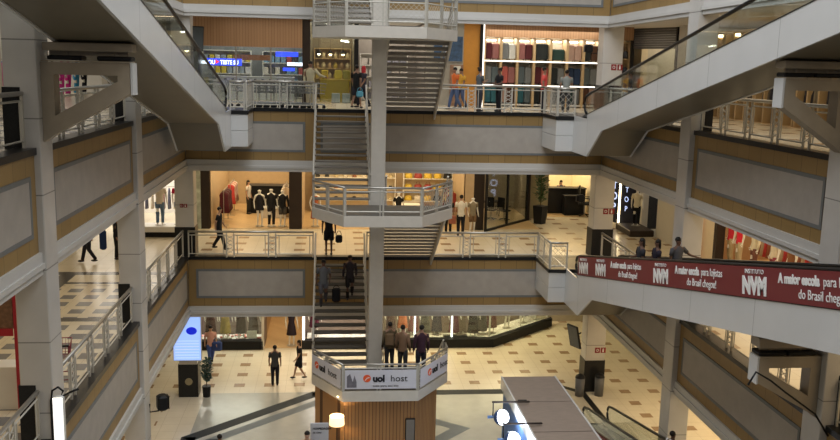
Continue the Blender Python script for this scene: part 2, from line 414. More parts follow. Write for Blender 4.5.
# ================================================================ BRACKETS carrying the ramps
def bracket(L, side, label, dz=0., ext=.0):
    y0, y1 = -.17, .17
    xw = XL+.125 if side < 0 else XR-.175
    t = thing('ramp_bracket', label, 'bracket', (xw, 16.65, L)); k = -side   # k: direction out into the atrium
    e = 1.58 if side < 0 else 1.36
    def pr(poly, a=y0, b=y1): return MB().prism([(k*u, v) for u, v in poly], 1, a, b)
    top = 1.55+dz
    body = MB()
    for poly in ([(0, top-.22), (e-.03, top-.22), (e-.03, top), (0, top)], [(0, .12), (.22, .27), (.22, top-.22), (0, top-.22)],
                 [(.22, .27), (e-.03, top-.54), (e-.25, top-.32), (.22, .60)], [(e-.25, top-.32), (e-.03, top-.54), (e-.03, top-.22), (e-.25, top-.22)]):
        q = pr(poly); body.add(q.v, q.f)
    part('bracket_body', body, BRK, t)
    part('end_plate', pr([(e-.02, top-.56), (e+.02, top-.56), (e+.02, top+.01), (e-.02, top+.01)], y0-.01, y1+.01), WHITEP, t, 'pale end plate')
    f = MB()
    for z in (top+.005,): f.box(min(k*.02, k*(e-.02)), max(k*.02, k*(e-.02)), y0-.03, y1+.03, z, z+.025)
    part('top_flange', f, BRK, t)
    for u in (.42, e-.30):
        part('rubber_pad', MB().bbox(k*u-.3, k*u+.3, y0, y1, top+.035, top+.12, .02), BLACK, t)
        part('bolt', MB().tube([(k*u, 0, top+.1), (k*u, 0, top+.22)], .05, 8), BRK, t)
    part('cross_beam', MB().bbox(min(k*.05, k*(e+.02)), max(k*.05, k*(e+.02)), y0-.02, y1+.02, top+.2, min(top+.42, 1.9+.0), .015), BRK, t)
    lf = MB()
    a, b = (k*.12, k*(e-.08)); lf.box(min(a, b), max(a, b), -.02, .02, top+.12, top+.2)
    part('spacer', lf, BRK, t)
bracket(11, -1, 'beige steel bracket under the upper left ramp, by the left column')
bracket(11, 1, 'beige steel bracket under the upper right ramp')
bracket(5.5, 1, 'beige steel bracket under the ramp with the red banner', dz=-.12)
# ================================================================ RAILINGS
def railing(p0, p1, L, label, group=None, start_pair=False, module=1.4):
    p0 = Vector((*p0, L)); p1 = Vector((*p1, L)); d = p1-p0; n = d.length; rz = math.atan2(d.y, d.x)
    t = thing('railing', label, 'railing', p0, rz, group)
    part('handrail', MB().tube([(0, 0, .99), (n, 0, .99)], .042, 8), STEEL, t, smooth=True)
    k = max(1, round(n/module)); m = n/k; gap = .27 if m > .9 else .0
    fr = MB()
    for i in range(k):
        a, b = i*m+(gap/2 if i else 0.02), (i+1)*m-(gap/2 if i < k-1 else .02)
        for z in (.16, .86): fr.tube([(a, 0, z), (b, 0, z)], .02, 4)
        for x in (a+.12, b-.12): fr.tube([(x, 0, .16), (x, 0, .86)], .015, 4)
    part('panel_frame', fr, RAILP, t)
    lt = MB(); ps = []
    for i in range(k+1):
        xs = [i*m-gap/2, i*m+gap/2] if 0 < i < k and gap else [min(max(i*m, .02), n-.02)]
        for x in xs: part('post', MB().box(x-.022, x+.022, -.022, .022, 0.03, .97), RAILP, t)
        if len(xs) == 2:
            z = .16; s = 0
            while z < .84:
                lt.tube([(xs[s], 0, z), (xs[1-s], 0, z+.14)], .011, 4); lt.tube([(xs[1-s], 0, z), (xs[s], 0, z+.14)], .011, 4); z += .14; s = 0
            part('lattice', lt, RAILP, t); lt = MB()
    return t
for L, nm in ((5.5, 'first gallery'), (11, 'second gallery'), (16.5, 'top gallery')):
    for i, (a, b) in enumerate(((9.25, 16.25), (17.05, 24.05), (24.85, 32.5))):
        w_ = ('nearest', 'middle', 'far')[i]
        railing((XL-.14, a), (XL-.14, b), L, 'steel railing along the left side of the %s, %s bay' % (nm, w_))
        railing((XR+.14, a), (XR+.14, b), L, 'steel railing along the right side of the %s, %s bay' % (nm, w_))
railing((XL+.05, 32.45), (-.66, 32.45), 5.5, 'steel railing of the first gallery left of the staircase')
railing((1.30, 32.45), (1.62, 32.45), 5.5, 'short railing at the post between the flights, first gallery')
railing((3.72, 32.45), (7.85, 32.45), 5.5, 'steel railing of the first gallery right of the staircase')
railing((-2.85, 32.45), (-.66, 32.45), 11, 'steel railing of the second gallery left of the staircase')
railing((3.72, 32.45), (7.85, 32.45), 11, 'steel railing of the second gallery right of the staircase')
railing((XL+.05, 32.45), (-.66, 32.45), 16.5, 'steel railing of the top gallery left of the staircase')
railing((3.72, 32.45), (10.1, 32.45), 16.5, 'steel railing of the top gallery right of the staircase')
def lattice_panel(mb, x0, x1, z0, z1, s=.12):
    w_, h = x1-x0, z1-z0; k = -h
    while k < w_:
        a = max(k, 0); b = min(k+h, w_)
        if b-a > .02:
            mb.tube([(x0+a, 0, z0+(a-k)), (x0+b, 0, z0+(b-k))], .006, 4)
            mb.tube([(x0+a, 0, z1-(a-k)), (x0+b, 0, z1-(b-k))], .006, 4)
        k += s
def lattice_rail(p0, p1, L, label, inset=None):
    p0 = Vector((*p0, L)); p1 = Vector((*p1, L)); d = p1-p0; n = d.length
    t = thing('lattice_railing', label, 'railing', p0, math.atan2(d.y, d.x))
    part('handrail', MB().tube([(0, 0, .99), (n, 0, .99)], .042, 8), STEEL, t, smooth=True)
    fr = MB()
    for z in (.14, .88): fr.tube([(.03, 0, z), (n-.03, 0, z)], .022, 4)
    part('panel_frame', fr, RAILP, t)
    k = max(1, round(n/1.0))
    for i in range(k+1):
        x = .02+(n-.04)*i/k; part('post', MB().box(x-.024, x+.024, -.024, .024, .03, .97), RAILP, t)
    lt = MB(); lattice_panel(lt, .04, n-.04, .15, .87, .2); part('lattice', lt, RAILP, t); return t
for L, nm in ((5.5, 'banner ramp'), (11, 'upper right ramp')):
    lattice_rail((7.86, 32.4), (7.86, 30.6), L, 'lattice railing on the landing side at the foot of the %s' % nm)
    lattice_rail((7.86, 30.55), (8.5, 30.55), L, 'lattice railing across the landing front at the foot of the %s' % nm)
lattice_rail((-2.9, 30.55), (-2.9, 32.4), 11, 'lattice railing on the landing side at the foot of the upper left ramp')
lattice_rail((-3.45, 30.55), (-2.95, 30.55), 11, 'lattice railing across the landing front at the foot of the upper left ramp')
# ================================================================ CENTRAL STAIRCASE
TREAD = M('stair tread', (.10, .09, .075), .35, var=.1); STRW = M('stair paint', (.60, .56, .49), .45, var=.04)
TREADU = M('stair tread pale', (.30, .265, .22), .4, var=.05)
POLY = [(-.62, 28.2), (-.62, 27.7), (.36, 26.05), (2.72, 26.05), (3.85, 27.7), (3.85, 28.2)]
def flight(x0, x1, za, zb, ya, yb, label, treadm, low_open=True):
    """from (ya, za) up to (yb, zb)"""
    t = thing('stair_flight', label, 'stairs', ((x0+x1)/2, ya, za)); n = 16; h = (x1-x0)/2; dy = (yb-ya)/n; dz = (zb-za)/n; s = 1 if dy > 0 else -1
    for i in range(n-1):
        y = dy*(i+.5); z = dz*(i+1)
        part('tread', MB().bbox(-h+.05, h-.05, y-(.155 if s > 0 else .165), y+(.155 if s > 0 else .165), z-(.055 if s > 0 else .12 if za > 10 else .075), z, .008), treadm, t)
    for sx in (-1, 1):
        x = sx*(h-.03); Yl = yb-ya; Zl = zb-za
        part('stringer', MB().prism([(0, -.28), (0, .08), (Yl, Zl+.02), (Yl, Zl-.34)], 0, x-.03, x+.03), STRW, t)
        hr = MB(); o = .92
        hr.tube([(x, 0, o), (x, Yl, Zl+o)], .032, 6); hr.tube([(x, 0, o-.3), (x, Yl, Zl+o-.3)], .014, 4); hr.tube([(x, 0, o-.6), (x, Yl, Zl+o-.6)], .014, 4)
        part('handrail', hr, RAILP, t)
        for q in (0.02, .33, .66, .98): part('baluster', MB().box(x-.018, x+.018, Yl*q-.018, Yl*q+.018, Zl*q, Zl*q+o), RAILP, t)
    return t
for k, nm in ((0, 'ground floor'), (1, 'first gallery'), (2, 'second gallery')):
    L = LEV[k]; lz = L+(2.72 if k < 2 else 2.80)
    flight(-.62, 1.25, lz, L+5.5, 28.2, YB-.05, 'left stair flight rising to the back from the half landing above the %s' % nm, TREAD if k == 0 else M('stair tread mid', (.19, .17, .14), .4, var=.08))
    flight(1.72, 3.78, L, lz, YB-.05 if k else 32.4, 28.2, 'right stair flight rising to the front from the %s to its half landing' % nm, TREADU)
    t = thing('stair_landing', 'half landing with angled front above the %s' % nm, 'landing', (1.6, 28, lz))
    P = [(x-1.6, y-28) for x, y in POLY]; P[0] = (P[0][0], .18); P[-1] = (P[-1][0], .18)
    part('slab', MB().prism(P, 2, -.37, -.04), STRW, t)
    part('floor_finish', MB().prism([(x*.96, y*.96) for x, y in P], 2, -.039, -.03), TREAD, t)
    for i in range(1, 4+1):
        a, b = POLY[i-1+0], POLY[i]
    segs = [(POLY[0], POLY[1]), (POLY[1], POLY[2]), (POLY[2], POLY[3]), (POLY[3], POLY[4]), (POLY[4], POLY[5])]
    mid = 'above the %s' % nm
    for (a, b), sd in list(zip(segs, ('left end', 'left slant', 'front', 'right slant', 'right end'))):
        a2 = (a[0]*.985+.025, a[1]+.06 if sd in ('front',) else a[1]+.02); b2 = (b[0]*.985+.025, b[1]+.06 if sd in ('front',) else b[1]+.02)
        d = Vector((b2[0]-a2[0], b2[1]-a2[1], 0)); n = d.length
        t2 = thing('landing_railing', 'landing railing, %s of the half landing %s' % (sd, mid), 'railing', (a2[0], a2[1], lz-.03), math.atan2(d.y, d.x))
        part('handrail', MB().tube([(0, 0, .84 if k < 2 else .97), (n, 0, .84 if k < 2 else .97)], .035, 8), STEEL if k < 2 else RAILP, t2, smooth=True)
        fr = MB()
        for z in ((.12, .72) if k < 2 else (.12, .66)): fr.tube([(0, 0, z), (n, 0, z)], .02, 4)
        part('panel_frame', fr, RAILP, t2)
        npst = 1 if n < .7 else 2 if n < 2.1 else 2
        for i in range(npst+1):
            x = .03+(n-.06)*i/npst
            part('post', MB().box(x-.025, x+.025, -.025, .025, 0, .84 if k < 2 else .97), RAILP, t2)
        if n > 1 and npst == 2:
            part('post', MB().box(n*.5-.12, n*.5-.08, -.02, .02, 0, .84 if k < 2 else .97), RAILP, t2)
        if k == 2 or sd.startswith('right'):
            lt = MB(); lattice_panel(lt, .04, n-.04, .13, .65 if k == 2 else .71, .15); part('lattice', lt, RAILP, t2)
        if k == 0 and sd in ('left slant', 'front', 'right slant'):
            c = tag(newobj('banner', MB().box(.06, n-.06, -.055, -.045, .07, .68).mesh('banner'), M('banner white', (.62, .62, .68), .5, var=.02), None, (a2[0], a2[1], lz-.03), (0, 0, math.atan2(d.y, d.x))),
                    {'left slant': 'white hosting banner on the left slant of the lower landing', 'front': 'white hosting banner across the front of the lower landing', 'right slant': 'white hosting banner on the right slant of the lower landing'}[sd], 'banner', 'white hosting banners on the lower landing')
            BK = M('lettering black', (.02, .02, .025), .5, var=0); OR = M('logo orange', (.75, .10, .02), .4, var=0)
            q = {'left slant': .55, 'front': .92, 'right slant': .85}[sd]
            z0 = .31
            text('lettering', 'uol', .29, BK, c, (q, -.062, z0), bold=.016); text('lettering', 'host', .29, BK, c, (q+.54, -.062, z0), sx=1.05)
            sp = MB(); sp.prism([(q-.18+.12*math.cos(u), z0+.1+.12*math.sin(u)) for u in np.linspace(0, 6.1, 18)], 1, -.064, -.056)
            part('logo_disc', sp, OR, c)
            sw = MB(); sw.tube([(q-.24, -.066, z0+.04), (q-.17, -.067, z0+.12), (q-.10, -.066, z0+.13)], .012, 4); part('logo_swirl', sw, WTXT, c)
            if sd == 'front':
                text('lettering', 'tudo para seu site', .085, BK, c, (q+.0, -.062, z0-.17), sx=1.3)
                ph = MB().prism([(.12, .12), (.42, .12), (.42, .3), (.35, .52), (.3, .3), (.22, .56), (.12, .48)], 1, -.062, -.056)
                part('printed_picture', ph, M('print grey', (.18, .17, .2), .5, var=.3, scale=8), c)
o = struct('column', MB().bbox(1.24, 1.71, 28.22, 28.68, 0, 20, .02), STRW, label='slim painted post between the stair flights')
# ================================================================ pixel ray helper: a point of the place at a known depth
_m = S.camera.matrix_world.copy()
def at(px, py, **k):
    d = _m.to_3x3() @ Vector(((px-420)/F_PX, -(py-220)/F_PX, -1)); o = _m.translation
    (ax, v), = k.items(); i = 'XYZ'.index(ax); return o+d*((v-o[i])/d[i])
# ================================================================ FIGURES
SKINS = [M('skin brown', (.30, .16, .10), .5, var=.03), M('skin tan', (.45, .27, .18), .5, var=.03), M('skin dark', (.12, .065, .045), .5, var=.03)]
MANQ = M('mannequin white', (.80, .78, .72), .35, var=.01)
HAIR = M('hair black', (.015, .012, .01), .5); SHOE = M('shoe dark', (.03, .03, .03), .5); SHOEW = M('shoe white', (.6, .6, .6), .5)
EYE_ = M('eye dark', (.01, .01, .01), .3)
def joints(pose):
    J = {}
    st_ = dict(hip=[(-.05, 0, .50), (.05, 0, .50)], knee=[(-.055, -.008, .285), (.055, -.008, .285)], ank=[(-.055, .01, .05), (.055, .01, .05)],
               sh=[(-.105, 0, .80), (.105, 0, .80)], el=[(-.135, .012, .635), (.135, .012, .635)], wr=[(-.135, -.03, .50), (.135, -.03, .50)], lean=0)
    J.update({k: list(v) if isinstance(v, list) else v for k, v in st_.items()})
    if pose == 'walk':
        J['knee'] = [(-.05, -.085, .295), (.05, .01, .285)]; J['ank'] = [(-.05, -.135, .06), (.05, .135, .085)]
        J['el'] = [(-.13, .06, .64), (.13, -.04, .64)]; J['wr'] = [(-.13, .06, .50), (.12, -.12, .53)]; J['lean'] = .02
    if pose == 'stairs':
        J['knee'] = [(-.05, -.06, .30), (.05, -.03, .285)]; J['ank'] = [(-.05, -.05, .035), (.05, .04, .13)]
        J['el'] = [(-.14, .02, .64), (.14, .0, .64)]; J['wr'] = [(-.15, -.04, .51), (.13, -.10, .56)]
    if pose == 'lean':
        J['lean'] = .10; J['sh'] = [(-.105, -.035, .795), (.105, -.035, .795)]; J['el'] = [(-.15, -.10, .66), (.15, -.10, .66)]; J['wr'] = [(-.09, -.20, .63), (.09, -.20, .63)]
    if pose == 'phone':
        J['el'] = [(-.13, -.03, .64), (.135, .012, .635)]; J['wr'] = [(-.05, -.14, .70), (.135, -.02, .50)]
    if pose == 'arms':       # both forearms raised in front
        J['el'] = [(-.15, -.02, .65), (.15, -.02, .65)]; J['wr'] = [(-.10, -.14, .64), (.12, -.15, .62)]
    if pose == 'point':
        J['el'] = [(-.13, .01, .64), (.20, -.05, .70)]; J['wr'] = [(-.12, -.05, .52), (.33, -.09, .66)]
    if pose == 'manq':
        J['knee'] = [(-.045, -.02, .285), (.06, .0, .285)]; J['el'] = [(-.15, .03, .65), (.14, .03, .65)]; J['wr'] = [(-.13, -.03, .51), (.16, .0, .50)]
    return J
BODY = {}
def body_mesh(pose, manq):
    key = (pose, manq)
    if key in BODY: return BODY[key]
    J = joints(pose); ln = J['lean']; sp = lambda z: -ln*(z-.5)/.35
    V = [(0, 0, .525), (0, sp(.62)*.5, .62), (0, sp(.74)*.8, .74), (0, sp(.81), .805), (0, sp(.86)-.004, .862), (0, sp(.9)-.008, .905), (0, sp(.95)-.004, .955)]
    R = [.062, .052, .062, .045, .024, .040, .042]; E_ = [(0, 1), (1, 2), (2, 3), (3, 4), (4, 5), (5, 6)]
    def add(p, r, par): V.append(p); R.append(r); E_.append((par, len(V)-1)); return len(V)-1
    for s in (0, 1):
        a = add(J['hip'][s], .046, 0); a = add(J['knee'][s], .030, a); a = add(J['ank'][s], .019, a)
        x, y, z = J['ank'][s]; add((x, y-.06, max(z-.028, .018)), .017, a)
        a = add(J['sh'][s], .032, 3); a = add(J['el'][s], .021, a); a = add(J['wr'][s], .0145, a)
        w_, e = Vector(J['wr'][s]), Vector(J['el'][s]); add(tuple(w_+(w_-e).normalized()*.035), .017, a)
    me = bpy.data.meshes.new('b'); me.from_pydata(V, E_, []); o = bpy.data.objects.new('b', me); COL.objects.link(o)
    md = o.modifiers.new('s', 'SKIN'); md.use_smooth_shade = True
    sv = me.skin_vertices[0].data
    for i, r in enumerate(R): sv[i].radius = (r*1.12, r) if i > 3 else (r*1.25, r)
    sv[0].use_root = True
    o.modifiers.new('d', 'SUBSURF').levels = 1
    dg = bpy.context.evaluated_depsgraph_get(); dg.update()
    ev = bpy.data.meshes.new_from_object(o.evaluated_get(dg)); bpy.data.objects.remove(o)
    mb = MB(); mb.v = [tuple(v.co) for v in ev.vertices]; mb.f = [tuple(p.vertices) for p in ev.polygons]
    for s in (0, 1):          # five fingers a hand: four from the palm end, the thumb from its side
        w_, e = Vector(J['wr'][s]), Vector(J['el'][s]); d = (w_-e).normalized(); side = Vector((0, 1, 0)) if abs(d.z) > .6 else Vector((1, 0, 0))
        side = (side-d*side.dot(d)).normalized(); nrm = d.cross(side)
        for q, ll in ((-1.5, .024), (-.5, .030), (.5, .028), (1.5, .021)):
            b = w_+d*.040+side*q*.0078; mb.tube([b, b+d*ll*.55, b+d*ll*.95+nrm*.010], [.0046, .0044, .003], 5)
        b = w_+d*.018-side*.014; mb.tube([b, b+d*.012-side*.012, b+d*.026-side*.016], [.006, .005, .0035], 5)
    hy = sp(.93)-.006
    mb.sphere((0, hy-.038, .925), (.006, .012, .010), 6, 4)                       # nose
    for s in (-1, 1): mb.sphere((s*.043, hy+.004, .925), (.006, .012, .017), 6, 4)   # ears
    BODY[key] = mb.mesh('body', True); return BODY[key]
MC = {}
def cmat(c, rough=.8):
    k = tuple(round(x, 3) for x in c)
    if k not in MC: MC[k] = M('cloth %g %g %g' % k, k, rough, var=.10, scale=14)
    return MC[k]
def figure(name, label, cat, loc, rz, H=1.68, pose='stand', skin=0, shirt=(.3, .3, .3), sleeve='short', pants=(.05, .05, .06), legs='long',
           dress=None, length=.3, hair='short', haircol=None, group=None, manq=False, shoes=None, scarf=None):
    t = thing(name, label, cat, loc, rz, group); t.scale = (H, H, H); J = joints(pose); ln = J['lean']; sp = lambda z: -ln*(z-.5)/.35
    newobj('body', body_mesh(pose, manq), MANQ if manq else SKINS[skin], t)
    if dress is not None:
        m = cmat(dress); d = MB(); z0 = length; k = (.50-z0)/.25
        w_ = .07+.018*k+.02
        d.loft([(0, 0, z0, w_+.02, .06+.03*k), (0, 0, z0+.02, w_+.02, .06+.03*k), (0, 0, .50, .098, .072), (0, sp(.62)*.5, .625, .072, .058), (0, sp(.74)*.8, .74, .088, .070), (0, sp(.8), .795, .104, .058), (0, sp(.84), .832, .055, .045)])
        part('dress', d, m, t, smooth=True)
    else:
        m = cmat(shirt); d = MB()
        d.loft([(0, 0, .475, .092, .068), (0, 0, .50, .092, .070), (0, sp(.62)*.5, .62, .078, .062), (0, sp(.74)*.8, .74, .098, .070), (0, sp(.8), .795, .112, .060), (0, sp(.84), .838, .050, .045), (0, sp(.85), .850, .036, .036)], 14)
        for s in (0, 1):
            a, b, c = [Vector(J[q][s]) for q in ('sh', 'el', 'wr')]; a0 = Vector((a.x*.72, a.y, a.z-.01))
            d.tube([a0, a, a.lerp(b, .62)] if sleeve == 'short' else [a0, a, b, b.lerp(c, .93)], [.040, .039, .034] if sleeve == 'short' else [.040, .038, .030, .024], 8)
        part('shirt', d, m, t, smooth=True)
        pm = cmat(pants); d = MB(); d.loft([(0, 0, .455, .080, .062), (0, 0, .48, .090, .068), (0, 0, .53, .088, .066), (0, 0, .56, .08, .06)])
        for s in (0, 1):
            h, k, a = [Vector(J[q][s]) for q in ('hip', 'knee', 'ank')]
            d.tube([h+Vector((0, 0, .01)), h.lerp(k, .5), k, k.lerp(a, .5), a] if legs == 'long' else [h+Vector((0, 0, .01)), h.lerp(k, .5), k.lerp(h, .12)], [.056, .052, .042, .037, .033] if legs == 'long' else [.058, .056, .052], 8)
        part('trousers' if legs == 'long' else 'shorts', d, pm, t, smooth=True)
    if not manq:
        for s in (0, 1):
            x, y, z = J['ank'][s]; d = MB(); d.sphere((x, y-.028, max(z-.025, .022)), (.027, .072, .024), 10, 6); part('shoe', d, shoes or SHOE, t, smooth=True)
        hy = sp(.93)
        hm = haircol or HAIR; d = MB(); d.sphere((0, hy+.010, .950), (.050, .050, .048), 12, 8)
        if hair == 'long': d.loft([(0, hy+.034, .80, .040, .014), (0, hy+.036, .86, .048, .022), (0, hy+.030, .93, .050, .030), (0, hy+.02, .97, .03, .02)], 10)
        if hair == 'bun': d.sphere((0, hy+.05, .985), .024, 8, 6)
        if scarf is not None: d.loft([(0, hy+.01, .80, .07, .055), (0, hy+.01, .86, .056, .05), (0, hy+.006, .93, .056, .054), (0, hy+.006, .985, .035, .035)], 12)
        part('hair' if scarf is None else 'headscarf', d, hm if scarf is None else cmat(scarf), t, smooth=True)
        e = MB()
        for s in (-1, 1): e.sphere((s*.017, hy-.047, .935), (.006, .004, .0045), 6, 4)
        part('eyes', e, EYE_, t); part('mouth', MB().bbox(-.014, .014, hy-.049, hy-.042, .894, .899, .001), cmat((.25, .07, .06)), t)
    else:
        d = MB(); d.loft([(0, .0, 0, .12, .12), (0, 0, .008, .12, .12)], 16); part('stand_base', d, STEEL, t)
    return t
def P(label, loc, rz, **k): return figure('person', label, 'person', loc, rz, **k)
def Mq(label, loc, rz=0, **k): return figure('mannequin', label, 'mannequin', loc, rz, manq=True, pose=k.pop('pose', 'manq'), **k)
pi = math.pi
# ---- top visible level (second gallery, back)
G2 = 'people on the second gallery'
P('man in pale beige shirt and trousers standing at the rail beside the carts', (-.83, 34.0, 11), 0, pose='point', H=1.76, skin=0, shirt=(.62, .56, .36), sleeve='long', pants=(.60, .54, .38))
P('person in black top and shorts walking past the glass shop, carrying a blue bag', (.90, 33.7, 11), pi*.85, pose='walk', H=1.66, shirt=(.02, .02, .02), pants=(.03, .03, .04), legs='short', skin=0)
P('person with a red headscarf walking behind the one in black', (1.22, 34.6, 11), -pi*.4, pose='walk', H=1.62, shirt=(.05, .05, .07), pants=(.02, .02, .03), scarf=(.55, .03, .04))
P('person in orange top and blue jeans walking by the poster wall', (4.78, 34.6, 11), -pi*.35, pose='walk', H=1.66, shirt=(.75, .16, .03), pants=(.07, .11, .22))
P('person in yellow orange top half hidden beside the orange one', (5.12, 35.3, 11), -pi*.3, pose='walk', H=1.62, shirt=(.75, .42, .05), pants=(.07, .10, .20))
P('person in grey sleeveless outfit leaning on the rail before the suitcases', (5.55, 33.4, 11), pi*.6, pose='phone', H=1.66, shirt=(.10, .11, .12), pants=(.04, .04, .05), hair='bun')
P('person all in black with curly hair looking at a phone by the rail', (6.30, 33.4, 11), -pi*.4, pose='arms', H=1.68, shirt=(.015, .015, .018), pants=(.015, .015, .018), sleeve='short', hair='bun', skin=2)
P('man in coral red shirt standing before the suitcase shelves', (8.15, 33.9, 11), pi*.4, pose='stand', H=1.74, shirt=(.80, .10, .09), pants=(.02, .02, .025))
P('person in grey shirt seen from behind by the luggage shelves', (8.95, 33.6, 11), pi*.9, pose='phone', H=1.66, shirt=(.27, .29, .27), pants=(.05, .05, .05))
# ---- first gallery
P('person with red jacket striding on the left walkway, blue bag at the side', (-8.55, 31.6, 5.5), -pi*.45, pose='walk', H=1.72, shirt=(.45, .04, .03), sleeve='long', pants=(.02, .02, .03))
P('person in black walking behind the left column', (-7.72, 32.2, 5.5), pi*.5, pose='stand', H=1.70, shirt=(.02, .02, .025), sleeve='long', pants=(.02, .02, .02))
P('person in black outfit with wide trousers walking past the clothing shop', (-4.30, 33.9, 5.5), pi*.5, pose='walk', H=1.70, shirt=(.02, .02, .022), pants=(.018, .018, .02), skin=1)
P('person in black at the top of the stairs with a handbag', (-.10, 33.1, 5.5), 0, pose='stand', H=1.80, shirt=(.012, .012, .014), pants=(.012, .012, .014), legs='short', skin=2)
P('person in grey T-shirt going down the stairs, dark backpack beside', (-.27, 30.45, 4.22), 0, pose='stairs', H=1.68, shirt=(.12, .13, .15), pants=(.10, .10, .12), skin=2)
P('person in dark clothes going down the stairs next to the post', (.66, 30.7, 4.39), 0, pose='stairs', H=1.62, shirt=(.03, .025, .03), pants=(.02, .018, .02), skin=2, sleeve='long')
P('man in white T-shirt with dark trousers seen from behind near the tan pier', (5.52, 37.0, 5.5), pi, pose='stand', H=1.80, shirt=(.75, .72, .64), pants=(.015, .015, .02), skin=1)
P('person in black half hidden beside the man in the white T-shirt', (5.05, 37.5, 5.5), pi, pose='stand', H=1.66, shirt=(.02, .02, .02), pants=(.02, .02, .02))
for i, (x, y, H, c, nm) in enumerate(((8.82, 24.0, 1.70, (.03, .03, .035), 'first of three people riding the banner ramp, with long dark hair'),
                                      (9.10, 23.5, 1.66, (.025, .02, .03), 'middle one of three people riding the banner ramp, dark haired'),
                                      (9.45, 22.9, 1.72, (.08, .08, .09), 'person in dark grey resting an arm on the handrail of the banner ramp'))):
    P(nm, (x, y, 5.5+.47+.2*(27.5-y)-.40), -pi*.5 if i < 2 else pi*.1, pose='arms' if i < 2 else 'point', H=H, shirt=c, pants=(.02, .02, .02), hair='long' if i < 2 else 'short', skin=2)
# ---- half landing
P('person with olive jacket seen from behind on the lower landing next to the post', (1.90, 27.5, 2.80), pi*1.1, H=1.70, shirt=(.12, .09, .05), sleeve='long', pants=(.03, .03, .03))
P('man in brown jacket seen from behind in the middle of the lower landing group', (2.30, 27.15, 2.80), pi*.85, H=1.70, shirt=(.19, .11, .06), sleeve='long', pants=(.03, .03, .03))
P('person in dark purple jacket with cap on the right of the lower landing group', (2.88, 27.0, 2.80), pi*1.05, H=1.74, shirt=(.045, .02, .03), sleeve='long', pants=(.02, .02, .03))
# ---- ground floor
P('person in dark grey T-shirt standing on the ground floor facing the clothing shop', (-2.2, 33.9, 0), pi, pose='stand', H=1.68, shirt=(.06, .06, .06), pants=(.015, .015, .02))
P('person in black T-shirt and shorts striding towards the stairs on the ground floor', (-1.25, 34.6, 0), -pi*.45, pose='walk', H=1.66, shirt=(.015, .015, .018), pants=(.015, .015, .02), legs='short', skin=1, hair='long')
P('woman in pink top and blue trousers walking by the lit screen', (-5.05, 36.5, 0), pi*.1, pose='walk', H=1.72, shirt=(.55, .30, .26), pants=(.03, .07, .28), hair='long', skin=1)
P('person with dark hair passing below, only the head in view, on the ground floor', (-3.31, 25.5, 0), pi, H=1.62, shirt=(.1, .1, .1))
P('man with short dark hair sitting by the poster in front of the wooden drum', (-.68, 24.8, 0.30), 0, H=1.66, shirt=(.25, .17, .12), skin=1)
P('person in white shirt on the lower ramp near the right column', (9.5, 22.4, 1.09), pi*.6, pose='arms', H=1.72, shirt=(.72, .72, .75), pants=(.05, .05, .06), skin=2)
# ---- carried bags
def bag(label, loc, c, sz=(.26, .14, .30), cat='bag', strap=.16):
    t = thing('bag', label, cat, loc); a, b, h = sz
    part('bag_body', MB().bbox(-a/2, a/2, -b/2, b/2, 0, h, .05), cmat(c), t)
    part('strap', MB().tube([(-a*.35, 0, h-.01)]+[(a*.35*math.cos(u)*-1, 0, h+strap*math.sin(u)) for u in np.linspace(.3, 2.84, 7)]+[(a*.35, 0, h-.01)], .012, 5), cmat(c), t)
bag('large blue bag carried by the person in the red jacket', (-8.02, 31.5, 6.0), (.02, .04, .12), (.22, .2, .7), strap=.10)
bag('dark handbag hanging from the hand of the person in black on top of the stairs', (.28, 33.0, 5.98), (.012, .012, .014))
bag('dark backpack carried on the stairs beside the grey T-shirt', (.18, 30.45, 4.36), (.012, .012, .016), (.30, .2, .5), strap=.08)
bag('small sky blue bag carried by the walker in black shorts', (1.02, 33.4, 11.45), (.12, .38, .50), (.26, .12, .24), strap=.12)
bag('blue shoulder bag of the woman by the lit screen', (-4.78, 36.45, .62), (.02, .05, .20), (.42, .2, .40))
bag('brown backpack on the person in the olive jacket', (1.88, 27.27, 3.75), (.16, .10, .05), (.28, .16, .44), strap=.06)
# ================================================================ SHOPS
def lights_row(x0, x1, y, z, n, label, group, mat=LAMP, r=.09):
    for i in range(n):
        x = x0+(x1-x0)*(i+.5)/n
        t = thing('downlight', label, 'lamp', (x, y, z), 0, group)
        part('lamp_ring', MB().loft([(0, 0, -.02, r+.03, r+.03), (0, 0, .02, r+.03, r+.03)], 14), WHITEP, t)
        part('lens', MB().loft([(0, 0, -.03, r, r), (0, 0, -.021, r, r)], 14), mat, t)
wn = {'back': 0, 'left': 0, 'right': 0}
def swall(side, x0, x1, y0, y1, z0, z1, m, label=None):
    wn[side] += 1; return struct('wall_'+side, MB().box(x0, x1, y0, y1, z0, z1), m, None, label)
def room(x0, x1, y0, y1, L, wall, power, col=SHOPW, floor=None, h=3.5, label='shop', ry=0):
    """shop room open to -Y"""
    swall('back', x0, x1, y1, y1+.1, L, L+h, wall, 'rear wall of the '+label)
    swall('left', x0-.08, x0, y0+.1, y1, L, L+h, wall, 'left side wall of the '+label); swall('right', x1, x1+.08, y0+.1+ry, y1, L, L+h, wall, 'right side wall of the '+label)
    if floor: struct('floor', MB().box(x0, x1, y0+.05, y1, L, L+.012), floor, None, 'floor of the '+label)
    area('shop light', ((x0+x1)/2, (y0+y1)/2, L+h-.03), x1-x0-.2, y1-y0-.3, power, col)
def pier(x0, x1, L, m, label, y=SFB, d=.4, h=3.55):
    return swall('back', x0, x1, y, y+d, L, L+h, m, label)
CREAMW = M('shop plaster warm', (.80, .68, .48), .6, var=.03); WHITEW = M('shop plaster white', (.78, .76, .72), .6, var=.03)
DARKG = M('dark shop wall', (.05, .05, .055), .5, var=.1)
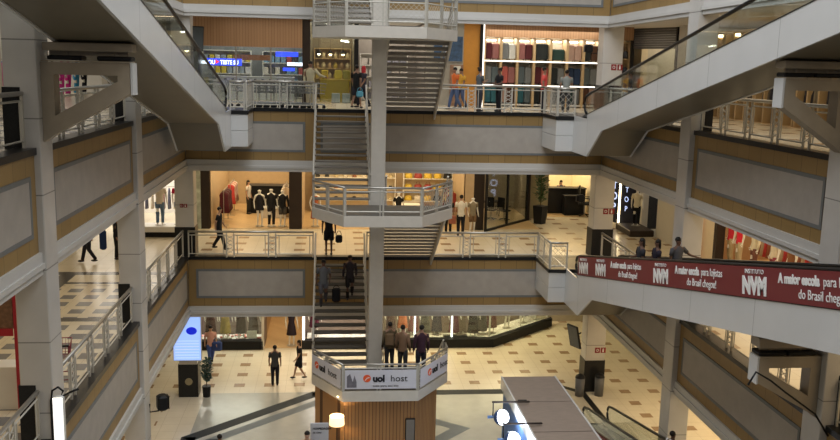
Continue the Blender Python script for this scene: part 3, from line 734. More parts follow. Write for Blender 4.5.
# --- gallery ceiling lamps (area light just under each soffit, ring lamps beside them)
for k, (pb, pl, pr) in ((0, (330, 300, 560)), (1, (330, 330, 520)), (2, (260, 250, 300))):
    z = LEV[k]+3.5
    area('gallery lamp back', (2.4, 35.6, z), 14, 4.6, pb, WARM if k < 2 else NEUT)
    area('gallery lamp left', (-8.6, 19, z), 4.5, 26, pl, WARM if k < 2 else NEUT)
    area('gallery lamp right', (12.4, 21, z), 3.2, 22, pr, WARM)
    nm = ('ground floor', 'first gallery', 'second gallery')[k]
    lights_row(-5, 10, 34.6, z+.02, 8, 'round white ceiling lamp over the %s back walkway' % nm, 'downlights over the %s back walkway' % nm)
    lights_row(-5, 10, 37.2, z+.02, 8, 'round white ceiling lamp near the %s shopfronts' % nm, 'downlights by the %s shopfronts' % nm)
# --- side shopfront walls with big lit openings
def side_front(side, L, openings, lab):
    X = SFX if side == 'left' else SFR; s = -1 if side == 'left' else 1
    ys = sorted(openings); prev = 2.0
    y_end = 47.8 if side == 'left' else 47.8
    for a, b, wall, power, col, fl in ys+[(y_end, y_end, None, 0, None, None)]:
        if a > prev: x = sorted((X, X+s*.3)); swall(side, x[0], x[1], prev, a, L, L+3.55, WALLP, 'plain shopfront wall of the '+lab)
        prev = b
        if wall is None: continue
        xo = X+s*5; x = sorted((xo, xo+s*.1)); swall(side, x[0], x[1], a, b, L, L+3.5, wall, 'rear wall of a shop on the '+lab)
        x = sorted((X+s*.3, xo))
        swall(side, x[0], x[1], a-.05, a, L, L+3.5, wall, 'side wall of a shop on the '+lab); swall(side, x[0], x[1], b, b+.05, L, L+3.5, wall, 'side wall of a shop on the '+lab)
        if fl: struct('floor', MB().box(x[0], x[1], a, b, L, L+.012), fl, None, 'floor of a shop on the '+lab)
        area('shop light', (X+s*2.6, (a+b)/2, L+3.47), 4.6, b-a-.2, power, col)
side_front('right', 5.5, [(24.2, 32.25, M('shop wall brown', (.36, .22, .12), .6), 480, SHOPW, SHOPFL), (37.0, 38.9, DARKG, 90, NEUT, None), (10, 22, CREAMW, 300, SHOPW, SHOPFL)], 'right side of the first gallery')
side_front('right', 0, [(24.0, 31.5, CREAMW, 420, SHOPW, SHOPFL)], 'right side of the ground floor')
side_front('right', 11, [(36.0, 40.3, M('niche back'), 330, SHOPW, SHOPFL), (12, 35.2, M('niche back', (.34, .26, .16), .5), 420, SHOPW, SHOPFL)], 'right side of the second gallery')
side_front('left', 5.5, [(10, 30, CREAMW, 330, SHOPW, None)], 'left side of the first gallery')
side_front('left', 11, [(10, 30, CREAMW, 420, NEUT, None), (32, 46.5, WHITEW, 330, NEUT, None)], 'left side of the second gallery')
side_front('left', 0, [(20, 30, CREAMW, 330, SHOPW, None)], 'left side of the ground floor')
# ---------------------------------------------------------------- first gallery, back row
L = 5.5
room(-5.25, -1.85, SFB, 45.5, L, M('shop wall amber', (.50, .38, .24), .6), 560, floor=SHOPFL, label='clothing shop with three mannequins')
pier(-5.62, -5.25, L, DARKW, 'black pier left of the clothing shop'); pier(-6.1, -5.62, L, M('pale curtain', (.50, .56, .48), .6, var=.4, scale=3), 'pale patterned pier by the left corner')
pier(-1.85, -1.3, L, DARKW, 'black pier right of the clothing shop')
room(-1.3, 5.9, SFB, 43.5, L, M('shop wall amber'), 620, floor=SHOPFL, label='brightly lit shop behind the stairs')
pier(5.9, 6.28, L, M('tan pier', (.55, .40, .24), .5), 'tan pier'); pier(6.28, 6.75, L, DARKW, 'black pier beside the tan pier')
# garments on racks
def garment(mat, w_=.40, h=1.0, d=.10):
    mb = MB(); mb.loft([(0, 0, -h, w_*.62, d*.7), (0, 0, -h*.6, w_*.5, d*.6), (0, 0, -.30, w_*.46, d*.55), (0, 0, -.16, w_*.5, d*.5), (0, 0, -.08, w_*.40, d*.4), (0, 0, -.02, w_*.12, d*.3)], 10)
    t = thing('garment', 'garment', 'clothes', (0, 0, 0)); part('cloth', mb, mat, t, smooth=True)
    part('hanger', MB().tube([(0, 0, -.04), (0, 0, .02), (.02, 0, .045), (0, 0, .065), (-.02, 0, .05)], .006, 5), STEEL, t); return t
def rack(loc, rz, n, cols, label, glabel, group, w_=1.6, z=1.55, h=.95):
    t = thing('clothes_rack', label, 'clothes rack', loc, rz)
    part('rail', MB().tube([(-w_/2, 0, z), (w_/2, 0, z)], .018, 6), STEEL, t)
    for s in (-1, 1): part('upright', MB().tube([(s*w_/2, 0, z), (s*w_/2, 0, .01)], .018, 6), STEEL, t); part('foot', MB().bbox(s*w_/2-.02, s*w_/2+.02, -.22, .22, .0, .03, .005), STEEL, t)
    R = Matrix.Rotation(rz, 4, 'Z'); protos = {}
    for i in range(n):
        c = cols[i % len(cols)]; p = R @ Vector((-w_/2+.12+(w_-.24)*i/max(1, n-1), 0, z-.062))+Vector(loc)
        if c not in protos: g_ = protos[c] = garment(cmat(c), h=h); g_.location = p; g_.rotation_euler = (0, 0, rz+pi/2); g_['label'] = glabel; g_['group'] = group
        else: dup(protos[c], p, rz+pi/2, glabel, group)
rack((-4.75, 40.0, L), pi/2, 9, [(.10, .02, .03), (.08, .02, .025), (.12, .10, .10)], 'clothes rack along the left wall of the clothing shop', 'dark maroon garment hanging on the front rack at the shop\'s left wall', 'maroon garments on the left wall rack')
rack((-4.75, 42.6, L), pi/2, 9, [(.5, .05, .05), (.5, .4, .3), (.6, .55, .5)], 'second clothes rack farther along the left wall of the clothing shop', 'red or cream garment hanging on the farther rack at the left wall', 'garments on the farther left rack')
rack((-2.15, 42.0, L), pi/2, 8, [(.6, .5, .4), (.1, .1, .12)], 'clothes rack along the right wall of the clothing shop', 'garment hanging on the rack at the right wall of the clothing shop', 'garments on the right wall rack')
def table(name, label, cat, loc, sx, sy, sz, m, rz=0, solid=True):
    t = thing(name, label, cat, loc, rz)
    if solid:
        part('body', MB().bbox(-sx/2, sx/2, -sy/2, sy/2, 0, sz-.05, .01), m, t); part('top', MB().bbox(-sx/2-.04, sx/2+.04, -sy/2-.04, sy/2+.04, sz-.05, sz, .01), m, t)
    else:
        part('top', MB().bbox(-sx/2, sx/2, -sy/2, sy/2, sz-.05, sz, .01), m, t)
        for a in (-1, 1):
            for b in (-1, 1): part('leg', MB().box(a*(sx/2-.05)-.025, a*(sx/2-.05)+.025, b*(sy/2-.05)-.025, b*(sy/2-.05)+.025, 0, sz-.05), m, t)
    return t
table('counter', 'black cash counter at the back of the clothing shop', 'counter', (-2.95, 42.9, L), 2.1, .8, 1.35, BLACK)
table('display_table', 'white display plinth in front of the black counter', 'table', (-2.75, 41.4, L), 1.0, .6, .5, WHITEP)
P('shop assistant in white standing by the black counter in the clothing shop', (-3.95, 42.3, 5.5), pi*.4, H=1.65, shirt=(.6, .58, .55), pants=(.03, .03, .03), hair='long', skin=1)
Mq('white mannequin in a black short dress, leftmost of the three in the clothing shop', (-3.16, 38.95, L+.03), 0, H=1.70, dress=(.02, .02, .025), length=.42)
Mq('white mannequin in a black catsuit, middle of the three in the clothing shop', (-2.65, 38.9, L+.03), 0, H=1.76, shirt=(.02, .02, .022), pants=(.02, .02, .022))
Mq('white mannequin in a black jacket, rightmost of the three in the clothing shop', (-2.16, 38.95, L+.03), 0, H=1.70, shirt=(.02, .02, .022), sleeve='long', pants=(.1, .09, .08), legs='short')
Mq('mannequin in a rust orange long coat behind the black pier by the stairs', (-.72, 38.95, L+.03), .3, H=1.66, dress=(.45, .13, .05), length=.22)
def shelf_unit(loc, rz, w_, h, d, n, m, label, backm=None):
    t = thing('shelf_unit', label, 'shelves', loc, rz)
    for s in (-1, 1): part('side_panel', MB().box(s*w_/2-.02, s*w_/2+.02, -d/2, d/2, 0, h), m, t)
    part('back_panel', MB().box(-w_/2+.02, w_/2-.02, d/2-.02, d/2, 0, h), backm or m, t)
    for i in range(n+1): part('shelf', MB().box(-w_/2+.02, w_/2-.02, -d/2, d/2-.02, .05+(h-.09)*i/n, .09+(h-.09)*i/n), m, t)
    return t
def fill_shelf(loc, rz, w_, h, d, n, per, cols, name, cat, label, group, kind='box', rnd=.3):
    R = Matrix.Rotation(rz, 4, 'Z'); protos = {}
    for i in range(n):
        z = .092+(h-.09)*i/n; hh = (h-.09)/n-.10
        for j in range(per):
            c = cols[random.randrange(len(cols))]; bw = w_/per*.8
            p = R @ Vector((-w_/2+w_*(j+.5)/per, -.02, z))+Vector(loc)
            if c not in protos:
                mb = MB()
                if kind == 'box': mb.bbox(-bw/2, bw/2, -d*.36, d*.36, 0, hh*.72, .01)
                elif kind == 'bag':
                    mb.loft([(0, 0, 0, bw*.5, d*.3), (0, 0, hh*.1, bw*.52, d*.32), (0, 0, hh*.5, bw*.45, d*.22), (0, 0, hh*.55, bw*.2, d*.1)], 10); mb.tube([(-bw*.25, 0, hh*.5), (-bw*.2, 0, hh*.8), (bw*.2, 0, hh*.8), (bw*.25, 0, hh*.5)], .012, 5)
                elif kind == 'shoe':
                    mb.loft([(0, 0, 0, bw*.3, d*.36), (0, 0, .05, bw*.3, d*.36), (0, .03, .09, bw*.25, d*.22), (0, .06, .13, bw*.2, d*.12)], 10)
                else: mb.loft([(0, 0, 0, bw*.42, d*.3), (0, 0, hh*.5, bw*.42, d*.3), (0, 0, hh*.62, bw*.2, d*.15), (0, 0, hh*.75, bw*.2, d*.15)], 10)
                o = newobj(name, mb.mesh(name, kind != 'box'), cmat(c, .5), None, p, (0, 0, rz)); tag(o, label, cat, group); protos[c] = o
            else:
                o = protos[c].copy(); COL.objects.link(o); o.location = p; o.rotation_euler = (0, 0, rz)
WHW = M('white shelf board', (.74, .72, .66), .4, var=.02); OAKW = M('oak shelf board', (.52, .37, .20), .45, var=.08, stretch=(1, 1, .2))
shelf_unit((4.7, 42.9, L), 0, 2.4, 2.3, .45, 4, WHW, 'white shelf unit at the back of the bright shop right of the post', CREAMW)
fill_shelf((4.7, 42.9, L), 0, 2.4, 2.3, .45, 4, 5, [(.7, .5, .06), (.03, .03, .03), (.7, .66, .58), (.35, .05, .04)], 'handbag', 'bag', 'small handbag on the white shelf unit at the back of the bright shop', 'handbags on the white shelf unit', 'bag')
shelf_unit((1.1, 43.1, L), 0, 4.0, 2.3, .45, 4, WHW, 'long white shelf unit seen through the open stair treads', CREAMW)
fill_shelf((1.1, 43.1, L), 0, 4.0, 2.3, .45, 4, 9, [(.6, .5, .3), (.04, .04, .04), (.66, .6, .5), (.3, .12, .06)], 'shoe', 'shoe', 'shoe displayed on the long white shelf unit behind the stairs', 'shoes on the long white shelves', 'shoe')
table('display_table', 'pale display table in the bright shop near the black mannequin', 'table', (3.5, 40.4, L), 1.1, .7, .85, WHW)
table('display_table', 'low display table near the tan pier in the bright shop', 'table', (4.9, 40.1, L), .9, .6, .7, OAKW)
Mq('mannequin in black beside the pale display table, behind the upper half landing', (3.0, 39.2, L), .2, H=1.62, shirt=(.02, .02, .02), pants=(.02, .02, .02))
rack((5.55, 41.0, L), pi/2, 8, [(.3, .04, .03), (.6, .5, .2), (.05, .05, .05)], 'clothes rack against the wall left of the tan pier', 'garment on the rack beside the tan pier wall', 'garments on the rack beside the tan pier', w_=2)
Mq('mannequin in khaki top and brown shorts standing outside by the black pier', (6.12, 37.6, L), .2, H=1.66, shirt=(.26, .22, .15), pants=(.20, .12, .06), legs='short')
tag(newobj('gift_bag', MB().bbox(-.14, .14, -.07, .07, 0, .34, .01).mesh('gift_bag'), cmat((.32, .10, .06)), None, (5.15, 36.9, 6.05)), 'rust coloured bag held by the man in the white T-shirt', 'bag')
# dark glazed office with slanted front, plant niche, office with the black desk
def slant(x0, y0, x1, y1, z0, z1, th, name, m, label=None, cat=None):
    d = Vector((x1-x0, y1-y0, 0)); n = d.length
    o = newobj(name, MB().box(0, n, -th/2, th/2, 0, z1-z0).mesh(name), m, None, (x0, y0, z0), (0, 0, math.atan2(d.y, d.x))); return o
o = slant(6.78, 38.0, 9.25, 40.9, L, L+3.5, .03, 'window_1', GL); o['kind'] = 'structure'; o['label'] = 'tall slanted glass front of the dark office'; o['category'] = 'window'
for i in range(3):
    x, y = 6.78+2.47*i/2, 38.0+2.9*i/2; part('window_frame', MB().box(math.hypot(2.47, 2.9)*i/2-.04, math.hypot(2.47, 2.9)*i/2+.04, -.05, .05, 0, 3.5), BLACK, o)
part('window_frame', MB().box(0, 3.81, -.05, .05, 0, .10), BLACK, o)
room(6.75, 9.4, 38.6, 44.5, L, M('office wall dim', (.30, .25, .18), .6), 150, WARM, SHOPFL, label='dark glazed office', ry=2.4)
def chair(label, loc, rz, m=BLACK):
    t = thing('office_chair', label, 'chair', loc, rz)
    part('seat', MB().bbox(-.24, .24, -.24, .24, .44, .52, .03), m, t); part('backrest', MB().bbox(-.23, .23, .2, .26, .55, 1.12, .03), m, t)
    part('column', MB().tube([(0, 0, .08), (0, 0, .44)], .03, 8), STEEL, t)
    for k in range(5): a = 2*pi*k/5; part('leg', MB().tube([(0, 0, .1), (.28*math.cos(a), .28*math.sin(a), .04)], .02, 5), BLACK, t)
    for s in (-1, 1): part('armrest', MB().tube([(s*.24, .1, .5), (s*.26, .1, .7), (s*.26, -.15, .7)], .02, 5), BLACK, t)
    return t
chair('black swivel chair inside the dark glazed office', (7.6, 41.2, L), 2.6); table('desk', 'dark desk inside the glazed office', 'desk', (7.6, 42.3, L), 1.2, .6, .75, DARKW, solid=False)
chair('second black chair inside the dark glazed office, near its desk', (8.2, 41.0, L), 2.2)
def plant(label, loc, h, r, potm, leafm, n=60, pot_h=.5, pot_r=.22):
    t = thing('potted_plant', label, 'plant', loc); rnd = random.Random(int(loc[0]*100)); n = int(n*2.2)
    part('pot', MB().loft([(0, 0, 0, pot_r*.8, pot_r*.8), (0, 0, pot_h, pot_r, pot_r)], 4 if pot_r > .25 else 14), potm, t)
    part('stem', MB().tube([(0, 0, pot_h-.05), (.02, 0, pot_h+(h-pot_h)*.5), (0, .02, h*.9)], .018, 6), cmat((.12, .08, .04)), t)
    lf = MB()
    for i in range(n):
        a = rnd.random()*2*pi; z = pot_h+.12+(h-pot_h-.15)*rnd.random(); q = r*(.25+.75*rnd.random()); d = Vector((math.cos(a), math.sin(a), .3+.5*rnd.random())).normalized(); s_ = d.cross(Vector((0, 0, 1))).normalized()
        b = Vector((0, 0, z)); c = b+d*q; w2 = .06
        lf.tube([b, b+d*q*.45], .005, 4); e = b+d*q*.45; m_ = e.lerp(c, .5)+Vector((0, 0, .02))
        lf.add([e, m_+s_*w2, c, m_-s_*w2, m_+Vector((0, 0, .012))], [(0, 1, 4), (1, 2, 4), (2, 3, 4), (3, 0, 4), (0, 3, 2, 1)])
    part('foliage', lf, leafm, t)
GREEN = M('leaf green', (.05, .11, .04), .5, var=.3); GREEN2 = M('leaf dark', (.03, .075, .06), .5, var=.3)
plant('leafy plant in a tall black planter between the dark office and the lit office', (9.75, 40.2, L), 2.4, .5, BLACK, GREEN, 90, .85, .36)
pier(9.25, 9.40, L, DARKW, 'dark post beside the planter', y=40.9, d=.3); pier(9.4, 10.45, L, M('olive wall', (.34, .30, .18), .6), 'olive wall behind the planter', y=41.6, d=.3)
room(10.5, 12.95, 42.0, 46.5, L, M('cream office wall', (.85, .78, .60), .6), 330, SHOPW, SHOPFL, label='lit office with the black reception desk')
tn[0] += 1; struct('trim_%d' % tn[0], MB().box(10.42, 10.5, 41.95, 42.05, L, L+3.5), STRIPL, None, 'thin bright light strip at the left edge of the lit office')
swall('back', 12.95, 14.5, 42.0, 42.3, L, L+3.5, WALLP, 'plaster wall right of the lit office')
table('desk', 'black reception desk in the lit office', 'desk', (11.7, 43.4, L), 2.1, .6, 1.3, BLACK)
table('desk', 'second black desk in the lit office, nearer the walkway', 'desk', (12.0, 42.75, L), .9, .5, 1.0, BLACK)
chair('tall black chair in front of the second desk of the lit office', (12.5, 42.28, L), 1.2).scale = (1.3, 1.3, 1.35)
P('person in white blouse standing behind the reception desk of the lit office', (10.85, 44.0, L), 0, H=1.75, shirt=(.7, .68, .66), hair='long', skin=1)
P('dark haired person sitting low behind the reception desk', (11.7, 44.0, L), 0, H=1.6, shirt=(.08, .08, .1), hair='long', skin=1)
# left end: white display podium with mannequins and red dress
LPW = M('podium white', (.72, .70, .66), .35, var=.02)
room(-10.6, -5.95, 37.4, 42.5, L, WHITEW, 520, NEUT, None, label='corner shop with the jeans mannequin')
tag(newobj('display_podium', MB().bbox(-8.8, -5.98, 36.3, 37.3, L+.22, L+.45, .02).mesh('podium'), LPW), 'white display podium at the far left corner of the first gallery', 'podium')
part('plinth', MB().box(-8.7, -6.05, 36.4, 37.2, L, L+.22), BLACK, bpy.data.objects['display_podium'])
Mq('white mannequin in a pale printed top and blue jeans on the corner podium', (-7.05, 36.8, L+.45), 0, H=1.86, shirt=(.70, .62, .52), pants=(.14, .22, .34))
Mq('mannequin in a red top at the right of the jeans mannequin', (-6.3, 36.95, L+.45), 0, H=1.84, shirt=(.60, .02, .08), pants=(.12, .18, .28))
Mq('mannequin in a navy top left of the jeans mannequin', (-8.2, 36.9, L+.45), .2, H=1.80, shirt=(.03, .05, .16), pants=(.05, .05, .06))
rack((-8.2, 40.5, L), 0, 12, [(.5, .3, .25), (.1, .1, .15), (.6, .55, .45), (.4, .08, .1)], 'clothes rack inside the corner shop behind the mannequins', 'garment on the rack inside the corner shop', 'garments on the corner shop rack', w_=3)
# right side of the first gallery: dark shop with vertical sign, red shirts shop
o = slant(13.0, 41.9, 14.15, 39.3, L, L+3.5, .10, 'sign_board', M('sign navy', (.01, .012, .03), .3)); tag(o, 'dark vertical sign board with pale letters beside the corner column', 'sign')
GLOW = M('sign letters glow', (.45, .55, .9), .5, emit=1.2, ecol=(.55, .65, 1), var=0)
for i, ch in enumerate('STOP'):
    text('lettering', ch, .50, GLOW, o, (1.28, -.065, 2.15-.52*i), bold=.01, align='CENTER')
    text('lettering', ch, .36, GLOW, o, (2.12, -.065, 2.0-.45*i), bold=.0, align='CENTER')
part('light_edge', MB().box(1.62, 1.70, -.09, -.05, .05, 3.4), LAMPW, o, 'thin warm light strip')
tag(newobj('display_podium', MB().bbox(13.0, 14.1, 36.9, 38.9, L, L+.28, .03).mesh('podium'), DARKW), 'low dark podium under the mannequin in the cream shirt', 'podium')
Mq('mannequin in a cream T-shirt and black trousers on the low dark podium', (13.7, 38.2, L+.28), -.6, H=1.75, shirt=(.72, .66, .50), pants=(.012, .012, .015))
for i, (y, lab, kw) in enumerate(((30.75, 'mannequin in a red T-shirt and khaki trousers, farthest left in the red shirts window', dict(shirt=(.62, .02, .04), pants=(.42, .32, .18))),
                                  (30.05, 'mannequin in a bright red top with beige trousers in the red shirts window', dict(shirt=(.75, .02, .05), pants=(.50, .40, .25))),
                                  (28.9, 'mannequin with a cream scarf blouse and brown trousers in the window', dict(shirt=(.72, .66, .50), pants=(.16, .06, .04), sleeve='long')),
                                  (27.5, 'mannequin in a cream blouse and maroon skirt near the right of the window', dict(shirt=(.72, .64, .50), pants=(.25, .03, .05))),
                                  (26.4, 'mannequin in a brown outfit at the right end of the window', dict(shirt=(.25, .10, .04), pants=(.2, .1, .05))))):
    Mq(lab, (14.7, y, L+.20), -pi/2-.15, H=1.88, **kw)
tag(newobj('display_podium', MB().bbox(14.35, 15.3, 24.6, 31.0, L+.01, L+.20, .02).mesh('podium'), LPW), 'long white podium in the window of the shop with red shirts', 'podium')
swall('right', SFR-.22, SFR+.35, 32.26, 32.42, L, L+3.5, M('shop red', (.45, .02, .02), .4), 'red edge of the shopfront with the red shirts')
swall('right', SFR+.02, SFR+.08, 31.1, 32.24, L, L+3.5, CREAMW, 'cream display panel beside the red shopfront edge')
swall('right', SFR-.02, SFR+.3, 30.85, 31.1, L, L+3.5, DARKW, 'black post in the shopfront with the red shirts')
rack((16.0, 28.6, L), pi/2, 22, [(.5, .05, .05), (.5, .42, .3), (.3, .1, .05)], 'clothes rack inside the red shirts shop', 'garment on the rack inside the red shirts shop', 'garments inside the red shirts shop', w_=5.2)
# ---------------------------------------------------------------- ground floor, back row
L = 0
CH = M('display carpet', (.74, .69, .60), .7, var=.35, scale=9)
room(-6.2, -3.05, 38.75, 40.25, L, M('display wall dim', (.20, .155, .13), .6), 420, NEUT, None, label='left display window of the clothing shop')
o = struct('window_2', MB().box(-5.6, -3.05, 38.62, 38.64, .42, 3.4), GL, None, 'glass of the left display window', 'window')
tn[0] += 1; pl_ = struct('trim_%d' % tn[0], MB().box(-6.2, -3.02, 38.4, 38.75, 0, .40), BLACK, None, 'black plinth of the left display window')
tag(newobj('display_podium', MB().bbox(-6.1, -3.1, 38.78, 40.0, 0, .24, .02).mesh('podium'), CH), 'pinkish white podium inside the left display window', 'podium')
room(-3.0, -1.3, 38.6, 44.5, L, M('tan shop wall', (.50, .36, .20), .6), 170, WARM, SHOPFL, label='open entrance of the ground floor clothing shop')
pier(-3.08, -2.98, L, WALLP, 'post between display window and shop entrance', d=.3)
dresses = ((-5.4, (.06, .02, .02), 'brown'), (-4.75, (.45, .33, .10), 'gold patterned'), (-4.05, (.05, .035, .03), 'dark brown'), (-3.5, (.06, .05, .05), 'charcoal'))
for x, c, nm in dresses: Mq('mannequin in a long %s dress in the left display window' % nm, (x, 39.2, .24), 0, H=1.92, dress=c, length=.17)
sg = thing('price_sign', 'small white price sign on the podium of the left display window', 'sign', (-3.55, 38.95, .24)); part('card', MB().bbox(-.22, .22, -.01, .01, .12, .48, .004), WHW, sg); part('foot', MB().bbox(-.04, .04, -.05, .05, 0, .12, .005), STEEL, sg)
rr = random.Random(3); protos = []
for i in range(26):
    c = ((.70, .35, .32), (.75, .7, .62), (.6, .15, .12))[i % 3]
    p = (-5.9+2.7*rr.random(), 38.9+.9*rr.random(), .24)
    if i < 3:
        mb = MB(); mb.sphere((0, 0, .045), (.09, .07, .045), 8, 5); o = newobj('paper_flower', mb.mesh('f', True), cmat(c), None, p); tag(o, 'pink or white paper flower strewn on the podium of the left display window', 'flower', 'paper flowers on the left display podium'); protos.append(o)
    else: o = protos[i % 3].copy(); COL.objects.link(o); o.location = p
Mq('mannequin in a black dress just inside the ground floor shop entrance', (-1.78, 39.0, .0), 0, H=1.80, dress=(.03, .02, .025), length=.28)
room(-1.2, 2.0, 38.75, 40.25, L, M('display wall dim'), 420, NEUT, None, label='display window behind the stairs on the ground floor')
tn[0] += 1; struct('trim_%d' % tn[0], MB().box(-1.3, 2.0, 38.4, 38.75, 0, .40), BLACK, None, 'black plinth of the window behind the stairs')
tn[0] += 1; struct('trim_%d' % tn[0], MB().box(-1.27, -1.17, 38.55, 38.65, .4, 3.4), STRIPL, None, 'bright vertical light strip left of the stairs, ground floor')
Mq('mannequin in a maroon dress beside the bright light strip left of the stairs', (-.75, 39.2, .24), 0, H=1.9, dress=(.09, .02, .04), length=.3)
tag(newobj('display_podium', MB().bbox(-1.1, 1.9, 38.78, 40.2, 0, .24, .02).mesh('podium'), CH), 'pale podium in the window behind the stairs', 'podium')
# right display window with slanted corner
FX = [(2.0, 38.75), (7.35, 38.75), (10.9, 42.0)]
tag(newobj('display_podium', MB().prism([(2.1, 38.82), (7.3, 38.82), (10.75, 42.0), (10.0, 42.8), (6.8, 40.0), (2.1, 40.0)], 2, 0, .24).mesh('podium'), CH), 'large cream podium filling the right display window with the slanted corner', 'podium')
tn[0] += 1; pb_ = MB().prism([(2.0, 38.45), (7.42, 38.45), (11.0, 41.75), (11.0, 42.07), (7.3, 38.8), (2.0, 38.8)], 2, 0, .40)
struct('trim_%d' % tn[0], pb_, BLACK, None, 'black plinth under the right display window and its slanted corner')
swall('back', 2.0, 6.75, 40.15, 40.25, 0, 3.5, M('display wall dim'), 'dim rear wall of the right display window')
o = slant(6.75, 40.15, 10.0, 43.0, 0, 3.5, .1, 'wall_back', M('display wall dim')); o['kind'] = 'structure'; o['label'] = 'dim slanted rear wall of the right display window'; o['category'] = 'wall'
swall('left', 1.97, 2.05, 38.8, 40.15, 0, 3.5, CREAMW, 'left side wall of the right display window')
area('shop light', (4.5, 39.45, 3.46), 4.6, 1.0, 560, SHOPW); area('shop light', (8.6, 41.0, 3.46), 4.0, .9, 480, SHOPW, (0, 0, math.radians(41)))
for i, ((a, b), (c, d)) in enumerate(zip(FX, FX[1:])):
    o = slant(a, b, c, d, .42, 3.45, .02, 'window_%d' % (3+i), GL); o['kind'] = 'structure'; o['label'] = 'glass of the right display window, %s pane' % ('straight', 'slanted')[i]; o['category'] = 'window'
    n = math.hypot(c-a, d-b)
    for q in ((0.02, .34, .66, .99) if i == 0 else (.5, .98)): part('light_mullion', MB().box(n*q-.04, n*q+.04, .02, .08, 0, 3.0), STRIPL if i == 0 and q < .9 else WHW, o)
mq2 = ((2.75, (.10, .05, .05), 'black and red patterned', .3), (3.3, (.55, .16, .06), 'orange floral', .5), (4.35, (.09, .09, .07), 'dark olive', .26), (5.7, (.10, .02, .04), 'maroon', .27), (6.6, (.02, .02, .02), 'black', .24), (7.6, (.12, .03, .04), 'wine red', .3))
for x, c, nm, ln_ in mq2: Mq('mannequin in a %s dress in the right display window' % nm, (x, 39.3 if x < 7 else 39.95, .24), 0, H=1.95, dress=c, length=ln_*.5)
Mq('mannequin in a brown sleeveless dress behind the slanted pane', (8.5, 40.75, .24), .4, H=1.9, dress=(.07, .03, .02), length=.34)
Mq('mannequin in a purple brown dress at the far end of the slanted pane', (9.45, 41.6, .24), .5, H=1.9, dress=(.10, .04, .05), length=.4)
tag(newobj('display_plinth', MB().bbox(-.55, .55, -.2, .2, 0, .16, .01).mesh('plinth'), BLACK, None, (5.75, 39.06, .24)), 'flat black plinth at the feet of the maroon dress mannequin', 'plinth')
for i, (x, c, nm) in enumerate(((3.85, (.20, .05, .05), 'brick red'), (4.95, (.03, .03, .05), 'midnight blue'), (6.1, (.16, .12, .08), 'brown'), (7.1, (.05, .05, .045), 'charcoal'))):
    Mq('mannequin in a %s dress standing in the second row of the right display window' % nm, (x, 39.75, .24), .1, H=1.9, dress=c, length=.1)
plant('leafy plant behind the slanted pane of the right display window', (10.1, 42.2, .24), 1.5, .5, WHW, GREEN, 70, .4, .2)
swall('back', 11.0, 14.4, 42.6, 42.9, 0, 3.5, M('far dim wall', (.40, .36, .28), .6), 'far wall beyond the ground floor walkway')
# ---------------------------------------------------------------- second gallery, back row
L = 11
def wsign(x0, x1, z0, z1, label, m=WSIGN): return swall('back', x0, x1, SFB-.08, SFB+.25, z0, z1, m, label)
wsign(-6.2, -1.28, 13.30, 14.6, 'brown wood slat header over the glazed shop on the left')
pier(-6.9, -6.2, L, DARKW, 'dark pier at the left end of the glazed shop'); pier(-1.28, -.95, L, DARKW, 'dark pier right of the wood header')
room(-6.2, -1.28, SFB+.3, 43.5, L, M('shop grey blue', (.22, .23, .24), .5), 300, NEUT, None, label='glazed shop under the wood header')
tn[0] += 1
for x in (-6.0, -4.05, -2.6): tn[0] += 1; struct('trim_%d' % tn[0], MB().box(x-.03, x+.03, SFB, SFB+.06, L, 13.3), STEEL, None, 'steel mullion of the glazed shop')
for (x0, x1) in ((-5.97, -4.08), (-4.02, -2.63), (-2.57, -1.3)):
    struct('window_%d' % (5+wn['back']), MB().box(x0, x1, SFB+.02, SFB+.035, L+.05, 13.28), GL, None, 'glass pane of the glazed shop', 'window')
p_ = at(201, 63, Y=38.9)
BLUE = M('sign blue glow', (.02, .04, .5), .4, emit=2.2, ecol=(.03, .06, .9), var=0); WGL = M('sign white glow', (.8, .85, 1), .4, emit=2.6, ecol=(.9, .92, 1), var=0); RGL = M('sign red glow', (.7, .05, .05), .4, emit=1.5, ecol=(1, .05, .08), var=0)
o = tag(newobj('lit_sign', MB().box(0, 1.45, -.03, .03, -.05, .24).mesh('lit_sign'), BLUE, None, (-5.32, 38.95, 12.55)), 'lit blue sign reading TESTE SU with a small red mark in the glazed shop', 'sign')
text('lettering', 'TESTE SU', .24, WGL, o, (.55, -.035, .0), bold=.006, sx=.78); text('lettering', 'OU', .24, WGL, o, (.04, -.035, .0), bold=.006, sx=.8)
[part('hanger', MB().tube([(q, 0, .24), (q, 0, 1.95)], .01, 5), STEEL, o) for q in (.1, 1.35)]
part('arrow_mark', MB().prism([(.36, .0), (.36, .2), (.52, .1)], 1, -.05, -.035), RGL, o)
def bluesign(x, y, z, w_, label, n, h=.16):
    o = tag(newobj('lit_sign', MB().box(0, w_, -.02, .02, 0, h).mesh('lit_sign'), BLUE, None, (x, y, z)), label, 'sign')
    for q in (.1, .9): part('hanger', MB().tube([(w_*q, 0, h), (w_*q, 0, 14.5-z)], .01, 5), STEEL, o)
bluesign(-2.42, 38.8, 12.93, .95, 'blue lit sign strip high behind the right pane of the glazed shop', 5, .2)
bluesign(-2.15, 39.4, 12.32, .5, 'small blue lit sign lower behind the right pane of the glazed shop', 3, .14)
o = tag(newobj('lit_sign', MB().box(0, .8, -.02, .02, 0, .14).mesh('lit_sign'), WGL, None, (-1.95, 39.2, 12.55)), 'small white lit strip between the two blue signs', 'sign')
table('counter', 'pale serving counter inside the glazed shop', 'counter', (-3.4, 40.3, L), 3.4, .7, 1.05, WHW)
shelf_unit((-4.9, 42.6, L), 0, 2.2, 2.2, .5, 4, WHW, 'shelf unit with yellow packets at the left in the glazed shop')
